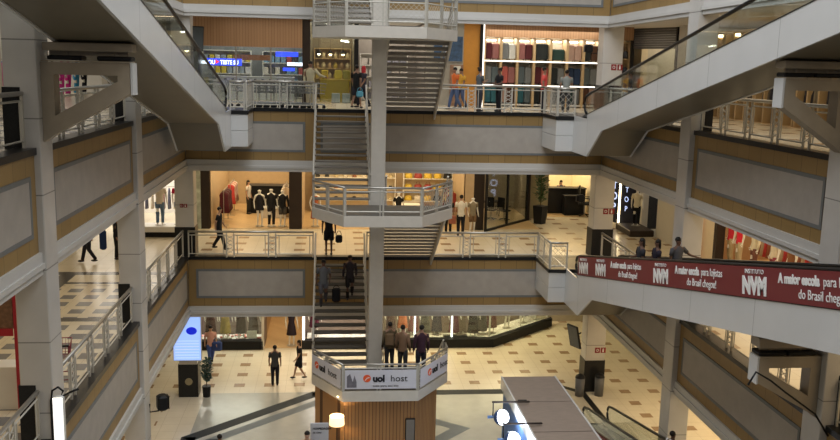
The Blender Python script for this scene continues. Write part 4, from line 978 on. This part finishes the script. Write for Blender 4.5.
fill_shelf((-4.9, 42.6, L), 0, 2.2, 2.2, .5, 4, 8, [(.65, .5, .05), (.7, .6, .12), (.3, .35, .4), (.65, .65, .65)], 'packet', 'packet', 'packet on the shelf unit at the left in the glazed shop', 'packets on the glazed shop shelves')
shelf_unit((-2.3, 42.8, L), 0, 1.9, 2.2, .5, 4, WHW, 'shelf unit at the right in the glazed shop')
fill_shelf((-2.3, 42.8, L), 0, 1.9, 2.2, .5, 4, 7, [(.5, .1, .08), (.2, .35, .5), (.65, .6, .5), (.1, .1, .1)], 'product_box', 'box', 'product box on the shelf unit at the right in the glazed shop', 'product boxes in the glazed shop')
wsign(-4.3, -2.7, 12.75, 12.98, 'orange brown band inside the glazed shop', M('orange wood', (.42, .18, .07), .5)).location = (0, 1.5, 0)
room(-.95, .92, SFB+.1, 43, L, M('grey shop wall', (.20, .17, .13), .6), 210, WARM, None, label='glass shop with warm lamps')
struct('window_30', MB().box(-.95, .92, SFB-.01, SFB+.01, L+.05, 14.4), GL, None, 'tall glass of the shop with warm lamps', 'window')
table('shop_counter', 'yellow fronted counter in the glass shop', 'counter', (.1, 40.2, L), 1.3, .6, 1.0, M('yellow laminate', (.62, .44, .04), .4))
for i, (x, c) in enumerate(((-.35, (.7, .5, .05)), (.25, (.75, .62, .1)), (.62, (.45, .4, .1)))):
    tag(newobj('yellow_case', MB().bbox(-.16, .16, -.12, .12, 0, .40, .03).mesh('case'), cmat(c), None, (x, 40.2, 12.0)), ('deep yellow', 'bright yellow', 'olive')[i]+' case standing on the yellow counter', 'case')
shelf_unit((.0, 42.6, L), 0, 1.7, 2.4, .45, 5, OAKW, 'oak shelf unit at the back of the glass shop with warm lamps')
fill_shelf((.0, 42.6, L), 0, 1.7, 2.4, .45, 5, 6, [(.7, .6, .4), (.5, .35, .2), (.1, .08, .06), (.65, .5, .1)], 'jar', 'jar', 'jar on the oak shelf unit at the back of the glass shop', 'jars in the glass shop', 'jar')
for i, (x, y) in enumerate(((-.6, 39.6), (-.1, 39.9), (.45, 39.6))):
    t = thing('pendant_lamp', ('left', 'middle', 'right')[i]+' warm pendant lamp hanging in the glass shop', 'lamp', (x, y, 13.1)); part('shade', MB().loft([(0, 0, 0, .15, .15), (0, 0, .14, .06, .06), (0, 0, .18, .03, .03)], 14), DARKW, t); part('bulb', MB().sphere((0, 0, 0), .07, 10, 8), LAMPW, t); part('cord', MB().tube([(0, 0, .17), (0, 0, 1.38)], .008, 5), BLACK, t)
wsign(-.9, .85, 13.9, 14.5, 'dark header inside the glass shop', DARKG).location = (0, .6, 0)
for i, (x, y, z) in enumerate(((-.5, 40.0, 13.9), (.55, 41.0, 13.7))):
    t = thing('tube_lamp', ('left', 'right')[i]+' slanted white tube lamp in the glass shop', 'lamp', (x, y, z)); part('tube', MB().tube([(-.18, 0, .03), (.18, 0, -.03)], .035, 6), LAMP, t); part('housing', MB().bbox(-.2, .2, -.04, .04, .04, .08, .01), WHITEP, t); part('hanger', MB().tube([(0, 0, .07), (0, 0, 14.5-z)], .01, 5), STEEL, t)
for i, x in enumerate((.15, .6)): tag(newobj('storage_box', MB().bbox(-.18, .18, -.15, .15, 0, .42, .02).mesh('sbox'), cmat((.45, .47, .5)), None, (x, 39.0, 11.0)), ('left', 'right')[i]+' grey box on the floor behind the tall glass', 'box')
pier(.92, 1.1, L, BLACK, 'black frame right of the tall glass')
room(1.1, 4.0, SFB+.1, 43, L, M('taupe shop wall', (.34, .30, .26), .6), 200, NEUT, None, label='white shop behind the post')
shelf_unit((2.4, 42.3, L), 0, 2.2, 2.2, .4, 4, WHW, 'white shelf unit behind the upper right stair flight')
fill_shelf((2.4, 42.3, L), 0, 2.2, 2.2, .4, 4, 6, [(.3, .3, .35), (.6, .55, .5), (.12, .12, .14)], 'storage_box', 'box', 'box on the white shelf unit behind the upper right stair flight', 'boxes behind the upper right stair flight')
pier(4.0, 5.62, L, M('poster wall', (.42, .40, .35), .5, var=.1), 'wall with the denim poster')
t = thing('poster', 'large blue denim poster high on the wall beside the orange wall', 'poster', (4.95, 38.36, 12.9)); part('print', MB().box(-.62, .62, -.015, 0, 0, 1.05), M('denim print', (.035, .075, .15), .5, var=.9, scale=7), t)
brd = MB()
for a, b, c, d in ((-.64, .64, -.02, 0), ): brd.box(-.64, .64, -.02, -.001, 1.05, 1.08); brd.box(-.64, .64, -.02, -.001, -.03, 0)
part('frame', brd, STEEL, t)
pier(5.05, 5.62, L, M('brick cladding', (.34, .20, .13), .6, var=.3, scale=9), 'brick coloured strip left of the orange wall', y=38.30, d=.1, h=1.75)
for i, z in enumerate((12.55, 12.1)): t = thing('notice', ('upper', 'lower')[i]+' white notice on the brick coloured strip', 'poster', (5.35, 38.28, z)); part('sheet', MB().box(-.15, .15, -.01, 0.01, -.16, .16), WHW, t)
pier(5.62, 6.32, L, M('orange wall', (.60, .27, .04), .5, var=.05), 'orange wall beside the luggage shop'); 
pier(6.32, 6.44, L, BLACK, 'black post between orange wall and luggage shop', y=38.3)
tn[0] += 1; struct('trim_%d' % tn[0], MB().box(6.46, 6.50, 38.28, 38.36, L, 14.5), STRIPL, None, 'thin vertical light strip at the left edge of the luggage shop')
# luggage shop
wsign(6.5, 13.1, 13.98, 14.6, 'wood slat header over the luggage shelves')
swall('back', 6.5, 13.1, 39.3, 39.4, L, 14.2, M('luggage back wall', (.50, .44, .34), .6), 'back panel of the luggage shelves')
cab = thing('luggage_shelving', 'wide oak luggage shelving with seven bays and lit shelf edges', 'shelves', (6.55, 38.45, L))
bw = .735; nb = 7
for i in range(nb+1): part('divider', MB().box(i*bw-.05, i*bw+.05, 0, .82, 0, 2.96), OAKW, cab)
for z in (.06, .90, 1.94): part('shelf', MB().box(0.05, nb*bw-.05, 0.03, .82, z, z+.06), WHW, cab)
for z in (.905, 1.945): part('light_strip', MB().box(0, nb*bw, -.03, -.01, z+.0, z+.04), STRIPL, cab)
for i in range(nb): part('back_light', MB().box(i*bw+.14, (i+1)*bw-.14, .60, .66, 2.84, 2.88), LAMP, cab)
def suitcase(label, loc, w_, h, c, group):
    t = thing('suitcase', label, 'suitcase', loc, 0, group); m = cmat(c); b = MB().bbox(-w_/2, w_/2, -.13, .13, .05, h, .04)
    for q in range(4): x = -w_/2+w_*(q+.9)/4.8; b.box(x-.012, x+.012, -.138, -.128, .10, h-.06)
    part('shell', b, m, t); part('handle', MB().tube([(-w_*.22, 0, h-.01), (-w_*.22, 0, h+.14), (w_*.22, 0, h+.14), (w_*.22, 0, h-.01)], .012, 5), STEEL, t)
    for a in (-1, 1): part('wheel', MB().tube([(a*w_*.38-.02, 0, .028), (a*w_*.38+.02, 0, .028)], .028, 8), BLACK, t)
COLN = {'maroon': (.10, .025, .03), 'dusty rose': (.32, .13, .12), 'silver': (.62, .62, .58), 'black': (.03, .035, .035), 'dark green': (.03, .06, .05), 'beige pink': (.42, .28, .22), 'grey': (.18, .19, .19), 'coral': (.50, .12, .10), 'navy': (.03, .05, .10), 'teal': (.03, .13, .16), 'brown': (.10, .05, .03), 'slate': (.10, .13, .14)}
rows = ((2.005, 'top shelf', (('maroon', 'dusty rose'), ('grey', 'silver'), ('dusty rose', 'maroon'), ('black', None), ('dark green', None), ('beige pink', 'beige pink'), ('black', 'brown')), .74),
        (.965, 'middle shelf', (('grey', 'slate'), ('coral', 'dusty rose'), ('slate', 'grey'), ('maroon', 'coral'), ('black', 'grey'), ('navy', 'navy'), ('slate', 'grey')), .78),
        (.12, 'bottom shelf', (('teal', 'teal'), ('beige pink', 'brown'), ('teal', 'slate'), ('black', 'brown'), ('grey', 'black'), ('dark green', 'grey'), ('brown', 'beige pink')), .76))
for z, rn, bays_, hh in rows:
    for i, pr in enumerate(bays_):
        for j, cn in enumerate(pr):
            if not cn: continue
            single = pr[1] is None
            w_ = .56 if single else .30; x = 6.55+bw*(i+.5)+(0 if single else (-.16, .16)[j])
            suitcase('%s suitcase on the %s, bay %d of seven%s' % (cn, rn, i+1, '' if single or pr[0] != pr[1] else (', left one', ', right one')[j]), (x, 38.75, L+z), w_, (hh-(.22 if cn == 'dark green' and single else 0))*(1 if j == 0 else .96), COLN[cn], 'suitcases on the luggage shelving')
area('shelf light', (9.1, 38.9, 13.93), 5, .5, 90, NEUT); area('shelf light', (9.1, 37.9, 14.3), 5, .8, 60, NEUT)
shelf_unit((12.4, 38.75, L), 0, 1.3, 2.9, .5, 4, OAKW, 'narrow oak shelf unit between the luggage shelving and the shuttered corner shop')
fill_shelf((12.4, 38.75, L), 0, 1.3, 2.9, .5, 4, 5, [(.08, .08, .09), (.25, .2, .14), (.05, .06, .08)], 'travel_bag', 'bag', 'dark travel bag on the narrow oak shelf unit by the corner column', 'travel bags by the corner column', 'bag')
# row of shopping carts behind the rail
def cart(label, loc, rz, m, group=None):
    t = thing('shopping_cart', label, 'shopping cart', loc, rz, group); b = MB()
    def quad(y0, y1, w0, w1, z0, z1): pass
    a, c = .26, .20
    top = [(-a, -.45, .98), (a, -.45, .98), (c, .42, .92), (-c, .42, .92)]; bot = [(-a*.8, -.36, .62), (a*.8, -.36, .62), (c*.8, .36, .55), (-c*.8, .36, .55)]
    for R_ in (top, bot):
        for i in range(4): b.tube([R_[i], R_[(i+1) % 4]], .011, 4)
    for i in range(4):
        p, q, r_, s_ = map(Vector, (top[i], top[(i+1) % 4], bot[i], bot[(i+1) % 4]))
        for k in range(7): b.tube([p.lerp(q, k/6), r_.lerp(s_, k/6)], .004, 4)
        for k in (1, 2): b.tube([p.lerp(r_, k/3), q.lerp(s_, k/3)], .005, 4)
    for k in range(1, 6): b.tube([Vector(bot[0]).lerp(Vector(bot[3]), k/6), Vector(bot[1]).lerp(Vector(bot[2]), k/6)], .005, 4)
    part('basket', b, m, t)
    f = MB()
    for s in (-1, 1): f.tube([(s*.25, -.55, 1.03), (s*.24, -.42, .6), (s*.24, -.42, .22), (s*.17, .38, .14)], .014, 5)
    f.tube([(-.24, -.42, .22), (.24, -.42, .22)], .012, 5); f.tube([(-.17, .38, .14), (.17, .38, .14)], .012, 5)
    part('frame', f, m, t); part('handle', MB().tube([(-.26, -.56, 1.03), (.26, -.56, 1.03)], .02, 6), BLACK, t)
    for s, y, w_ in ((-1, -.38, .23), (1, -.38, .23), (-1, .34, .17), (1, .34, .17)): part('wheel', MB().tube([(s*w_-.015, y, .065), (s*w_+.015, y, .065)], .065, 10), BLACK, t)
    return t
CARTM = M('cart chrome', (.26, .27, .26), .35, .6)
c0 = cart('steel shopping cart nested in the row behind the rail of the second gallery', (-3.35, 33.35, 11), -pi/2, CARTM, 'shopping carts nested behind the rail')
for i in range(1, 11): dup(c0, (-3.35+.27*i, 33.35, 11))
c1 = cart('maroon shopping cart on the left walkway of the first gallery', (-5.95, 19.4, 5.5), .15, M('cart maroon', (.22, .01, .03), .35))
# left side of the second gallery: bright clothes seen under the ramp
for i, (y, c, nm) in enumerate(((38.9, (.05, .05, .06), 'black'), (40.2, (.85, .05, .45), 'magenta'), (41.2, (.8, .04, .4), 'pink'), (42.5, (.05, .35, .65), 'sky blue'), (43.8, (.03, .03, .04), 'charcoal'))):
    Mq('mannequin in a %s tracksuit in the left shop of the second gallery' % nm, (-11.75, y, 11), pi/2-.3, H=1.8, shirt=c, sleeve='long', pants=c)
rack((-12.6, 36, 11), pi/2, 12, [(.8, .1, .45), (.05, .3, .6), (.7, .7, .7), (.1, .1, .1)], 'clothes rack in the left shop of the second gallery', 'bright sports garment on the rack in the left shop of the second gallery', 'sports garments in the left shop', w_=5)
for i, y in enumerate((14, 18, 22, 26)):
    shelf_unit((-12.2, y, 11), pi/2, 3.4, 2.3, .45, 5, OAKW, 'oak shelf unit in the left shop of the second gallery, unit %s from the front' % ('first', 'second', 'third', 'fourth')[i])
    fill_shelf((-12.2, y, 11), pi/2, 3.4, 2.3, .45, 5, 9, [(.5, .45, .35), (.3, .2, .1), (.15, .15, .15)], 'folded_clothes', 'clothes', 'folded clothes on the %s oak shelf unit of the left shop, second gallery' % ('first', 'second', 'third', 'fourth')[i], 'folded clothes on the %s oak unit' % ('first', 'second', 'third', 'fourth')[i])
# right side of the second gallery: menswear shop with lit niches
for i, y in enumerate((14.5, 17.25, 20.0, 22.75, 25.5, 28.25, 31.0, 33.75)):
    o_ = ('first', 'second', 'third', 'fourth', 'fifth', 'sixth', 'seventh', 'eighth')[i]
    t = thing('wardrobe_niche', 'lit oak clothes niche in the right shop of the second gallery, %s from the front' % o_, 'wardrobe', (14.85, y, 11), -pi/2)
    for s in (-1, -.5, 0, .5, 1): part('side_panel', MB().box(s*1.3-.04, s*1.3+.04, -.3, .3, 0, 3.1), OAKW, t)
    part('top_board', MB().box(-1.35, 1.35, -.3, .3, 3.1, 3.2), OAKW, t); part('back_panel', MB().box(-1.25, 1.25, .27, .3, 0, 3.1), M('niche back', (.34, .26, .16), .5), t)
    for s in (-.65, .65): part('spot_lamp', MB().loft([(s, -.12, 3.0, .12, .12), (s, -.12, 3.09, .12, .12)], 10), LAMPW, t); part('rail', MB().tube([(s-.6, 0, 2.0), (s+.6, 0, 2.0)], .015, 5), STEEL, t)
    pr = None
    for k in range(6):
        for s in (-.65, .65):
            yy = y-(s-.45+.18*k)
            if pr is None or k == 3 and s < 0:
                pr = garment(cmat(((.06, .06, .08), (.20, .17, .13), (.10, .10, .10), (.3, .26, .2))[(i+k) % 4]), .42, 1.2, .12); pr.location = (14.85, yy, 13-.062); pr.rotation_euler = (0, 0, .6)
                pr['label'] = 'dark suit hanging in the %s lit niche of the right shop, second gallery' % o_; pr['group'] = 'suits in the %s niche' % o_
            else: dup(pr, (14.85, yy, 13-.062), .6)
# gated shop at the right back corner of the second gallery
SH = M('shutter metal', (.10, .10, .10), .35, .6)
gt = math.atan2(36.0-38.4, 14.2-13.1); gn = math.hypot(2.4, 1.1)
for q in (0, gn): tn[0] += 1; struct('trim_%d' % tn[0], MB().box(13.1+1.1*q/gn-.07, 13.1+1.1*q/gn+.07, 38.4-2.4*q/gn-.07, 38.4-2.4*q/gn+.07, L, 14.5), BLACK, None, 'black post of the shuttered shopfront')
sh = MB()
for k in range(9): sh.bbox(.08, gn-.08, -.03, .03, 2.62+k*.098, 2.712+k*.098, .01)
tag(newobj('roller_shutter', sh.mesh('shutter'), SH, None, (13.1, 38.4, L), (0, 0, gt)), 'half rolled dark metal shutter over the corner shop of the second gallery', 'shutter')
shelf_unit((16.4, 38.3, L), -pi/2, 3.6, 2.3, .4, 3, OAKW, 'oak shelving at the back of the shuttered corner shop'); fill_shelf((16.4, 38.3, L), -pi/2, 3.6, 2.3, .4, 3, 8, [(.6, .5, .35), (.35, .25, .15), (.7, .65, .55)], 'folded_clothes', 'clothes', 'folded clothes on the oak shelving of the shuttered corner shop', 'folded clothes in the shuttered corner shop')
table('display_table', 'pale display table in the shuttered corner shop', 'table', (15.6, 37.6, L), 1.2, 1.0, .9, WHW)
# ---------------------------------------------------------------- small fixtures
def sign_red(loc, rz, label, k=.92):
    t = thing('safety_sign', label, 'sign', loc, rz); t.scale = (k, 1, k)
    for s in (-1, 1):
        b = part('plate', MB().bbox(s*.13-.11, s*.13+.11, -.02, 0, -.12, .12, .005), M('sign red', (.24, .012, .014), .5), t)
    ic = MB(); ic.bbox(.09, .15, -.026, -.02, -.08, .04, .002); ic.box(.10, .14, -.026, -.02, .05, .08); part('extinguisher_icon', ic, WTXT, t)
    ic = MB(); ic.tube([(-.13+.05*math.cos(u), -.022, .05*math.sin(u)) for u in np.linspace(0, 6.28, 12)], .012, 4); part('hose_icon', ic, WTXT, t)
sign_red((10.64, 32.76, 7.30), 0, 'red safety sign with two plates on the right corner column, first gallery'); sign_red((10.64, 32.76, 1.72), 0, 'red safety sign with two plates on the ground floor corner column'); sign_red((10.62, 32.76, 12.78), 0, 'red safety sign with two plates on the right corner column, second gallery')
sign_red((-5.42, 32.74, 7.4), 0, 'small dark red sign plates on the left corner column', .55)
def speaker(loc, rz, label, k=1.):
    t = thing('wall_speaker', label, 'speaker', loc, rz)
    part('cabinet', MB().bbox(-.17*k, .17*k, -.5, -.2, -.22*k, .22*k, .05), BLACK, t); part('grille', MB().bbox(-.14*k, .14*k, -.52, -.5, -.19*k, .19*k, .01), RUB, t)
    part('arm', MB().tube([(0, -.25, -.24*k), (0, 0, -.24*k), (0, 0, 0)], .022, 6), BLACK, t)
speaker((-5.10, 24.4, 3.02), pi*.62, 'black speaker on an arm at the left column, ground level')
speaker((9.95, 33.1, 3.4), -pi*.5, 'black speaker near the top of the ground floor corner column'); speaker((9.95, 33.1, 7.75), -pi*.5, 'small black speaker on the right corner column, first gallery', .7)
speaker((9.95, 33.1, 13.45), -pi*.5, 'small black speaker on the right corner column, second gallery', .7)
def tvset(loc, rz, w_, h, m, label, tilt=0):
    t = thing('television', label, 'television', loc, rz); o = part('case', MB().bbox(-w_/2, w_/2, -.04, .04, -h/2, h/2, .01), BLACK, t, rot=(tilt, 0, 0)); part('screen', MB().box(-w_/2+.03, w_/2-.03, -.046, -.041, -h/2+.03, h/2-.03), m, t, rot=(tilt, 0, 0))
    part('mount', MB().tube([(0, .04, 0), (0, .35, .1)], .03, 6), BLACK, t)
SCR = M('screen grey', (.10, .11, .11), .15)
tvset((9.5, 32.6, 2.35), -pi*.36, .6, .95, SCR, 'tilted flat screen hanging beside the ground floor corner column', .25); tvset((-4.95, 33.5, 13.45), pi*.2, .55, .9, SCR, 'dark flat screen hanging by the left corner column, second gallery', .1)
# big lit screen on the left corner column
t = thing('advertising_screen', 'tall lit white blue screen with a blue oval on the left corner column', 'screen', (-5.37, 32.66, 1.50))
part('casing', MB().bbox(-.53, .53, -.10, .0, 0, 1.9, .02), WHITEP, t)
part('display', MB().box(-.50, .50, -.106, -.101, .03, 1.87), M('screen picture', (.3, .45, .9), .3, emit=.85, ecol=(.33, .52, 1), var=0), t)
part('oval_logo', MB().prism([(.17+.20*math.cos(u), 1.18+.15*math.sin(u)) for u in np.linspace(0, 6.1, 20)], 1, -.112, -.107), M('oval blue', (.0, .02, .6), .3, emit=.5, ecol=(0, .02, .9), var=0), t)
ln_ = MB()
for k in range(7): ln_.box(-.44, .44, -.110, -.107, .12+.11*k, .135+.11*k)
part('text_lines', ln_, M('screen line', (.6, .7, 1), .4, emit=.9, ecol=(.6, .75, 1), var=0), t)
tag(newobj('clock_plate', MB().loft([(0, 0, 0, .14, .14), (0, 0, .02, .14, .14)], 20).mesh('plate'), M('plate gold', (.3, .26, .16), .4, .4), None, (-5.37, 32.745, .62), (pi/2, 0, 0)), 'round dull gold plate on the black base under the lit screen', 'plate')
plant('dark leafy plant in a black pot beside the lit screen', (-4.72, 32.8, 0), 1.45, .34, BLACK, GREEN2, 80, .42, .17)
def bin_(loc, label):
    t = thing('waste_bin', label, 'bin', loc); part('body', MB().loft([(0, 0, 0, .17, .17), (0, 0, .75, .19, .19)], 16), M('bin grey', (.12, .12, .12), .4), t, smooth=True); part('lid', MB().loft([(0, 0, .76, .2, .2), (0, 0, .84, .17, .17), (0, 0, .92, .05, .05)], 16), BLACK, t)
bin_((9.75, 32.3, 0), 'slim waste bin beside the ground floor corner column'); bin_((10.55, 32.35, 0), 'dark waste bin in front of the ground floor corner column')
# lower left: red kiosk post, shelves, bright light box and cable
t = thing('kiosk', 'kiosk with a red corner post and brick brown boxes behind the near left column', 'kiosk', (-6.72, 17.8, 5.5))
part('corner_post', MB().box(.40, .49, -.05, .10, 0, 3.2), M('kiosk red', (.42, .015, .03), .4), t); part('panel', MB().box(-1.6, .37, .0, .08, 1.75, 2.5), M('kiosk brown', (.22, .12, .07), .6, var=.4, scale=12), t)
part('sign_band', MB().box(-1.6, .37, -.03, 0.0, 1.6, 1.75), M('kiosk red'), t); part('counter', MB().box(-1.6, .37, .1, .6, .0, .9), WHW, t)
lb = thing('light_box', 'bright white vertical light box on the near left pilaster', 'lamp', (-5.05, 16.18, 4.36)); part('case', MB().bbox(-.10, .10, .0, .12, 0, 2.05, .03), WHITEP, lb); part('glow_face', MB().bbox(-.09, .09, -.02, -.001, .02, 2.03, .01), M('light box glow', (1, .98, .93), .5, emit=1.1, var=0), lb)
tag(newobj('cable', MB().tube([(-5.20, 16.27, 4.6), (-5.20, 16.27, 6.3), (-5.17, 16.27, 6.50), (-5.07, 16.3, 6.56), (-4.98, 16.3, 6.48), (-5.03, 16.3, 6.36), (-4.85, 16.3, 6.46), (-4.70, 16.3, 6.52)], .022, 6).mesh('cable', True), BLACK), 'black cable looped above the bright light box', 'cable')
pA, pB, pC, pD, pE = [at(*q, Y=16.2) for q in ((748, 385), (756, 372), (785, 392), (815, 414), (828, 436))]
tag(newobj('cable', MB().tube([pA, pB, (pB+pC)/2+Vector((0, 0, .03)), pC, pD, pE], .022, 6).mesh('cable', True), BLACK), 'black cable hanging across the bracket under the banner ramp', 'cable')
# wooden drum under the lower landing
dr = thing('wood_drum', 'wood slat clad enclosure under the lower landing', 'kiosk', (1.6, 28, 0))
for i, (a, b) in enumerate((((-.50, 28.1), (-.50, 27.6)), ((-.50, 27.6), (.42, 26.5)), ((.42, 26.5), (2.72, 26.5)), ((2.72, 26.5), (3.45, 27.3)), ((3.45, 27.3), (3.45, 28.1)))):
    a, b = Vector((a[0]-1.6, a[1]-28, 0)), Vector((b[0]-1.6, b[1]-28, 0)); d = b-a
    part('clad_panel', MB().box(0, d.length, 0, .06, 0, 2.44), WOODS, dr, loc=a, rot=(0, 0, math.atan2(d.y, d.x)))
mi = thing('wall_mirror', 'narrow dark framed mirror on the wooden drum', 'mirror', (2.53, 26.49, .0)); part('frame', MB().bbox(-.16, .16, -.06, -.005, 0, 1.62, .02), DARKW, mi); part('glass', MB().box(-.13, .13, -.066, -.061, .05, 1.58), M('mirror glass', (.30, .27, .26), .08, 1, var=0), mi)
lm = thing('floor_lamp', 'lit drum shade floor lamp in front of the wooden drum', 'lamp', (.20, 26.05, 0))
part('base', MB().loft([(0, 0, 0, .17, .17), (0, 0, .03, .16, .16)], 18), BLACK, lm); part('pole', MB().tube([(0, 0, .02), (0, 0, 1.75)], .015, 8), BLACK, lm)
sh = MB(); n = 24
for r in ((.24, 1.55), (.24, 1.90), (.23, 1.90), (.23, 1.55)): pass
sh.rings([[(r*math.cos(2*pi*j/n), r*math.sin(2*pi*j/n), z) for j in range(n)] for r, z in ((.24, 1.62), (.225, 1.90), (.218, 1.90), (.233, 1.62), (.24, 1.62))], cap=False)
part('lamp_shade', sh, M('lamp shade cream', (.95, .75, .45), .7, emit=1.3, ecol=(1, .78, .42), var=0), lm, smooth=True)
pl = bpy.data.lights.new('bulb', 'POINT'); pl.energy = 35; pl.color = (1, .72, .38); pl.shadow_soft_size = .06; o = bpy.data.objects.new('bulb', pl); COL.objects.link(o); o.parent = lm; o.location = (0, 0, 1.78)
part('bulb_globe', MB().sphere((0, 0, 1.72), .045, 10, 8), LAMPW, lm)
def dspot(x, y, z):
    l = bpy.data.lights.new('spot', 'SPOT'); l.energy = 60; l.color = (1, .68, .3); l.spot_size = 1.6; l.spot_blend = .7; o = bpy.data.objects.new('under_landing_spot', l); COL.objects.link(o); o.location = (x, y, z); o.rotation_euler = (.25, 0, 0)
    t = thing('downlight', 'recessed lamp under the front edge of the lower landing', 'lamp', (x, y, z+.02), 0, 'downlights under the lower landing'); part('lens', MB().loft([(0, 0, -.01, .05, .05), (0, 0, .01, .05, .05)], 12), LAMPW, t)
dspot(.25, 26.28, 2.42); dspot(2.45, 26.28, 2.42)
ps = thing('poster_stand', 'grey white poster stand beside the floor lamp', 'poster', (-.32, 25.0, 0)); part('panel', MB().bbox(-.27, .27, -.02, .02, .55, 2.12, .01), M('poster grey', (.50, .50, .53), .5, var=.02), ps); part('foot', MB().bbox(-.25, .25, -.18, .18, 0, .04, .01), BLACK, ps); part('pole', MB().tube([(0, .03, .03), (0, .03, 1.2)], .02, 6), BLACK, ps)
text('lettering', 'HOSPEDAGEM', .085, BK, ps, (-.20, -.026, 1.92), bold=.002); text('lettering', 'de sites', .085, BK, ps, (-.20, -.026, 1.80))
# kiosk with grey panelled roof and two floodlights
KR = M('kiosk roof', (.26, .205, .165), .6, var=.1, scale=4, stretch=(1, 3, 1)); KB = M('kiosk blue light tint', (.10, .20, .42), .5)  # blue light falling on the kiosk wall is put into this base colour
kx0, kx1 = 5.62, 7.42
kt = thing('exhibition_kiosk', 'long kiosk with grey brown panelled roof and pale fascia', 'kiosk', (6.52, 22, 0))
for y0, y1 in ((25.25, 27.44), (22.98, 25.2), (20.7, 22.93), (18.4, 20.65)): part('roof_panel', MB().bbox(kx0-6.52, kx1-6.52, y0-22, y1-22, 2.50, 2.60, .008), KR, kt)
part('fascia', MB().box(kx0-6.52-.02, kx0-6.52+.03, -3.6, 5.45, 2.22, 2.62), WHITEP, kt, 'white fascia strip'); part('fascia', MB().box(kx1-6.52-.03, kx1-6.52+.02, -3.6, 5.45, 2.22, 2.62), WHITEP, kt)
part('side_wall', MB().box(kx0-6.52+.06, kx0-6.52+.12, -3.5, 5.35, 0, 2.45), KB, kt, 'side wall with blue light in its colour'); part('side_wall', MB().box(kx1-6.52-.12, kx1-6.52-.06, -3.5, 5.35, 0, 2.45), WHW, kt); part('end_wall', MB().box(kx0-6.52+.12, kx1-6.52-.12, 5.28, 5.34, 0, 2.45), WHW, kt)
FL = M('flood face', (1, 1, 1), .5, emit=6, ecol=(.93, .96, 1), var=0)
for i, (y, lab) in enumerate(((24.95, 'white floodlight hanging from the farther arm of the kiosk roof'), (23.3, 'white floodlight hanging from the nearer arm, at the bottom edge'))):
    f = thing('floodlight', lab, 'lamp', (5.12, y, 2.22))
    part('lamp_head', MB().sphere((0, 0, 0), (.20, .24, .24), 16, 10), M('flood housing', (.05, .10, .25), .4), f, smooth=True)
    part('lens', MB().sphere((.05, -.07, .03), (.20, .235, .235), 18, 12), FL, f, smooth=True)
    part('drop_rod', MB().tube([(-.22, .05, .03), (-.22, .05, .48)], .018, 6), BLACK, f); part('yoke', MB().tube([(-.38, .05, .0), (-.15, .05, .0)], .045, 6), KB, f)
    part('arm', MB().bbox(-.26, .9, .03, .09, .44, .49, .01), DARKW, f)
    l = bpy.data.lights.new('flood', 'POINT'); l.energy = 60; l.color = (.75, .85, 1); l.shadow_soft_size = .2; o = bpy.data.objects.new('flood', l); COL.objects.link(o); o.parent = f; o.location = (.16, -.38, .05)
tag(newobj('cable_clip', MB().bbox(-.14, .14, -.03, .03, 0, .04, .01).mesh('clip'), BLACK, None, (5.85, 25.28, 2.60)), 'small dark clip on the kiosk roof at its first joint', 'clip')

# floor plate at the foot of the ground floor ramp
fp = thing('ramp_floor_plate', 'pale beige floor plate with dark border at the foot of the ground floor ramp', 'floor plate', (9.3, 31.5, 0))
part('border', MB().prism([(-.9, -2.0), (.85, -2.0), (.8, 1.2), (-.25, 2.3), (-.85, 1.4)], 2, .003, .012), GRAN, fp); part('plate', MB().prism([(-.8, -1.9), (.6, -1.9), (.55, 1.0), (-.3, 2.0), (-.7, 1.2)], 2, .012, .018), M('plate beige', (.42, .37, .28), .4), fp)
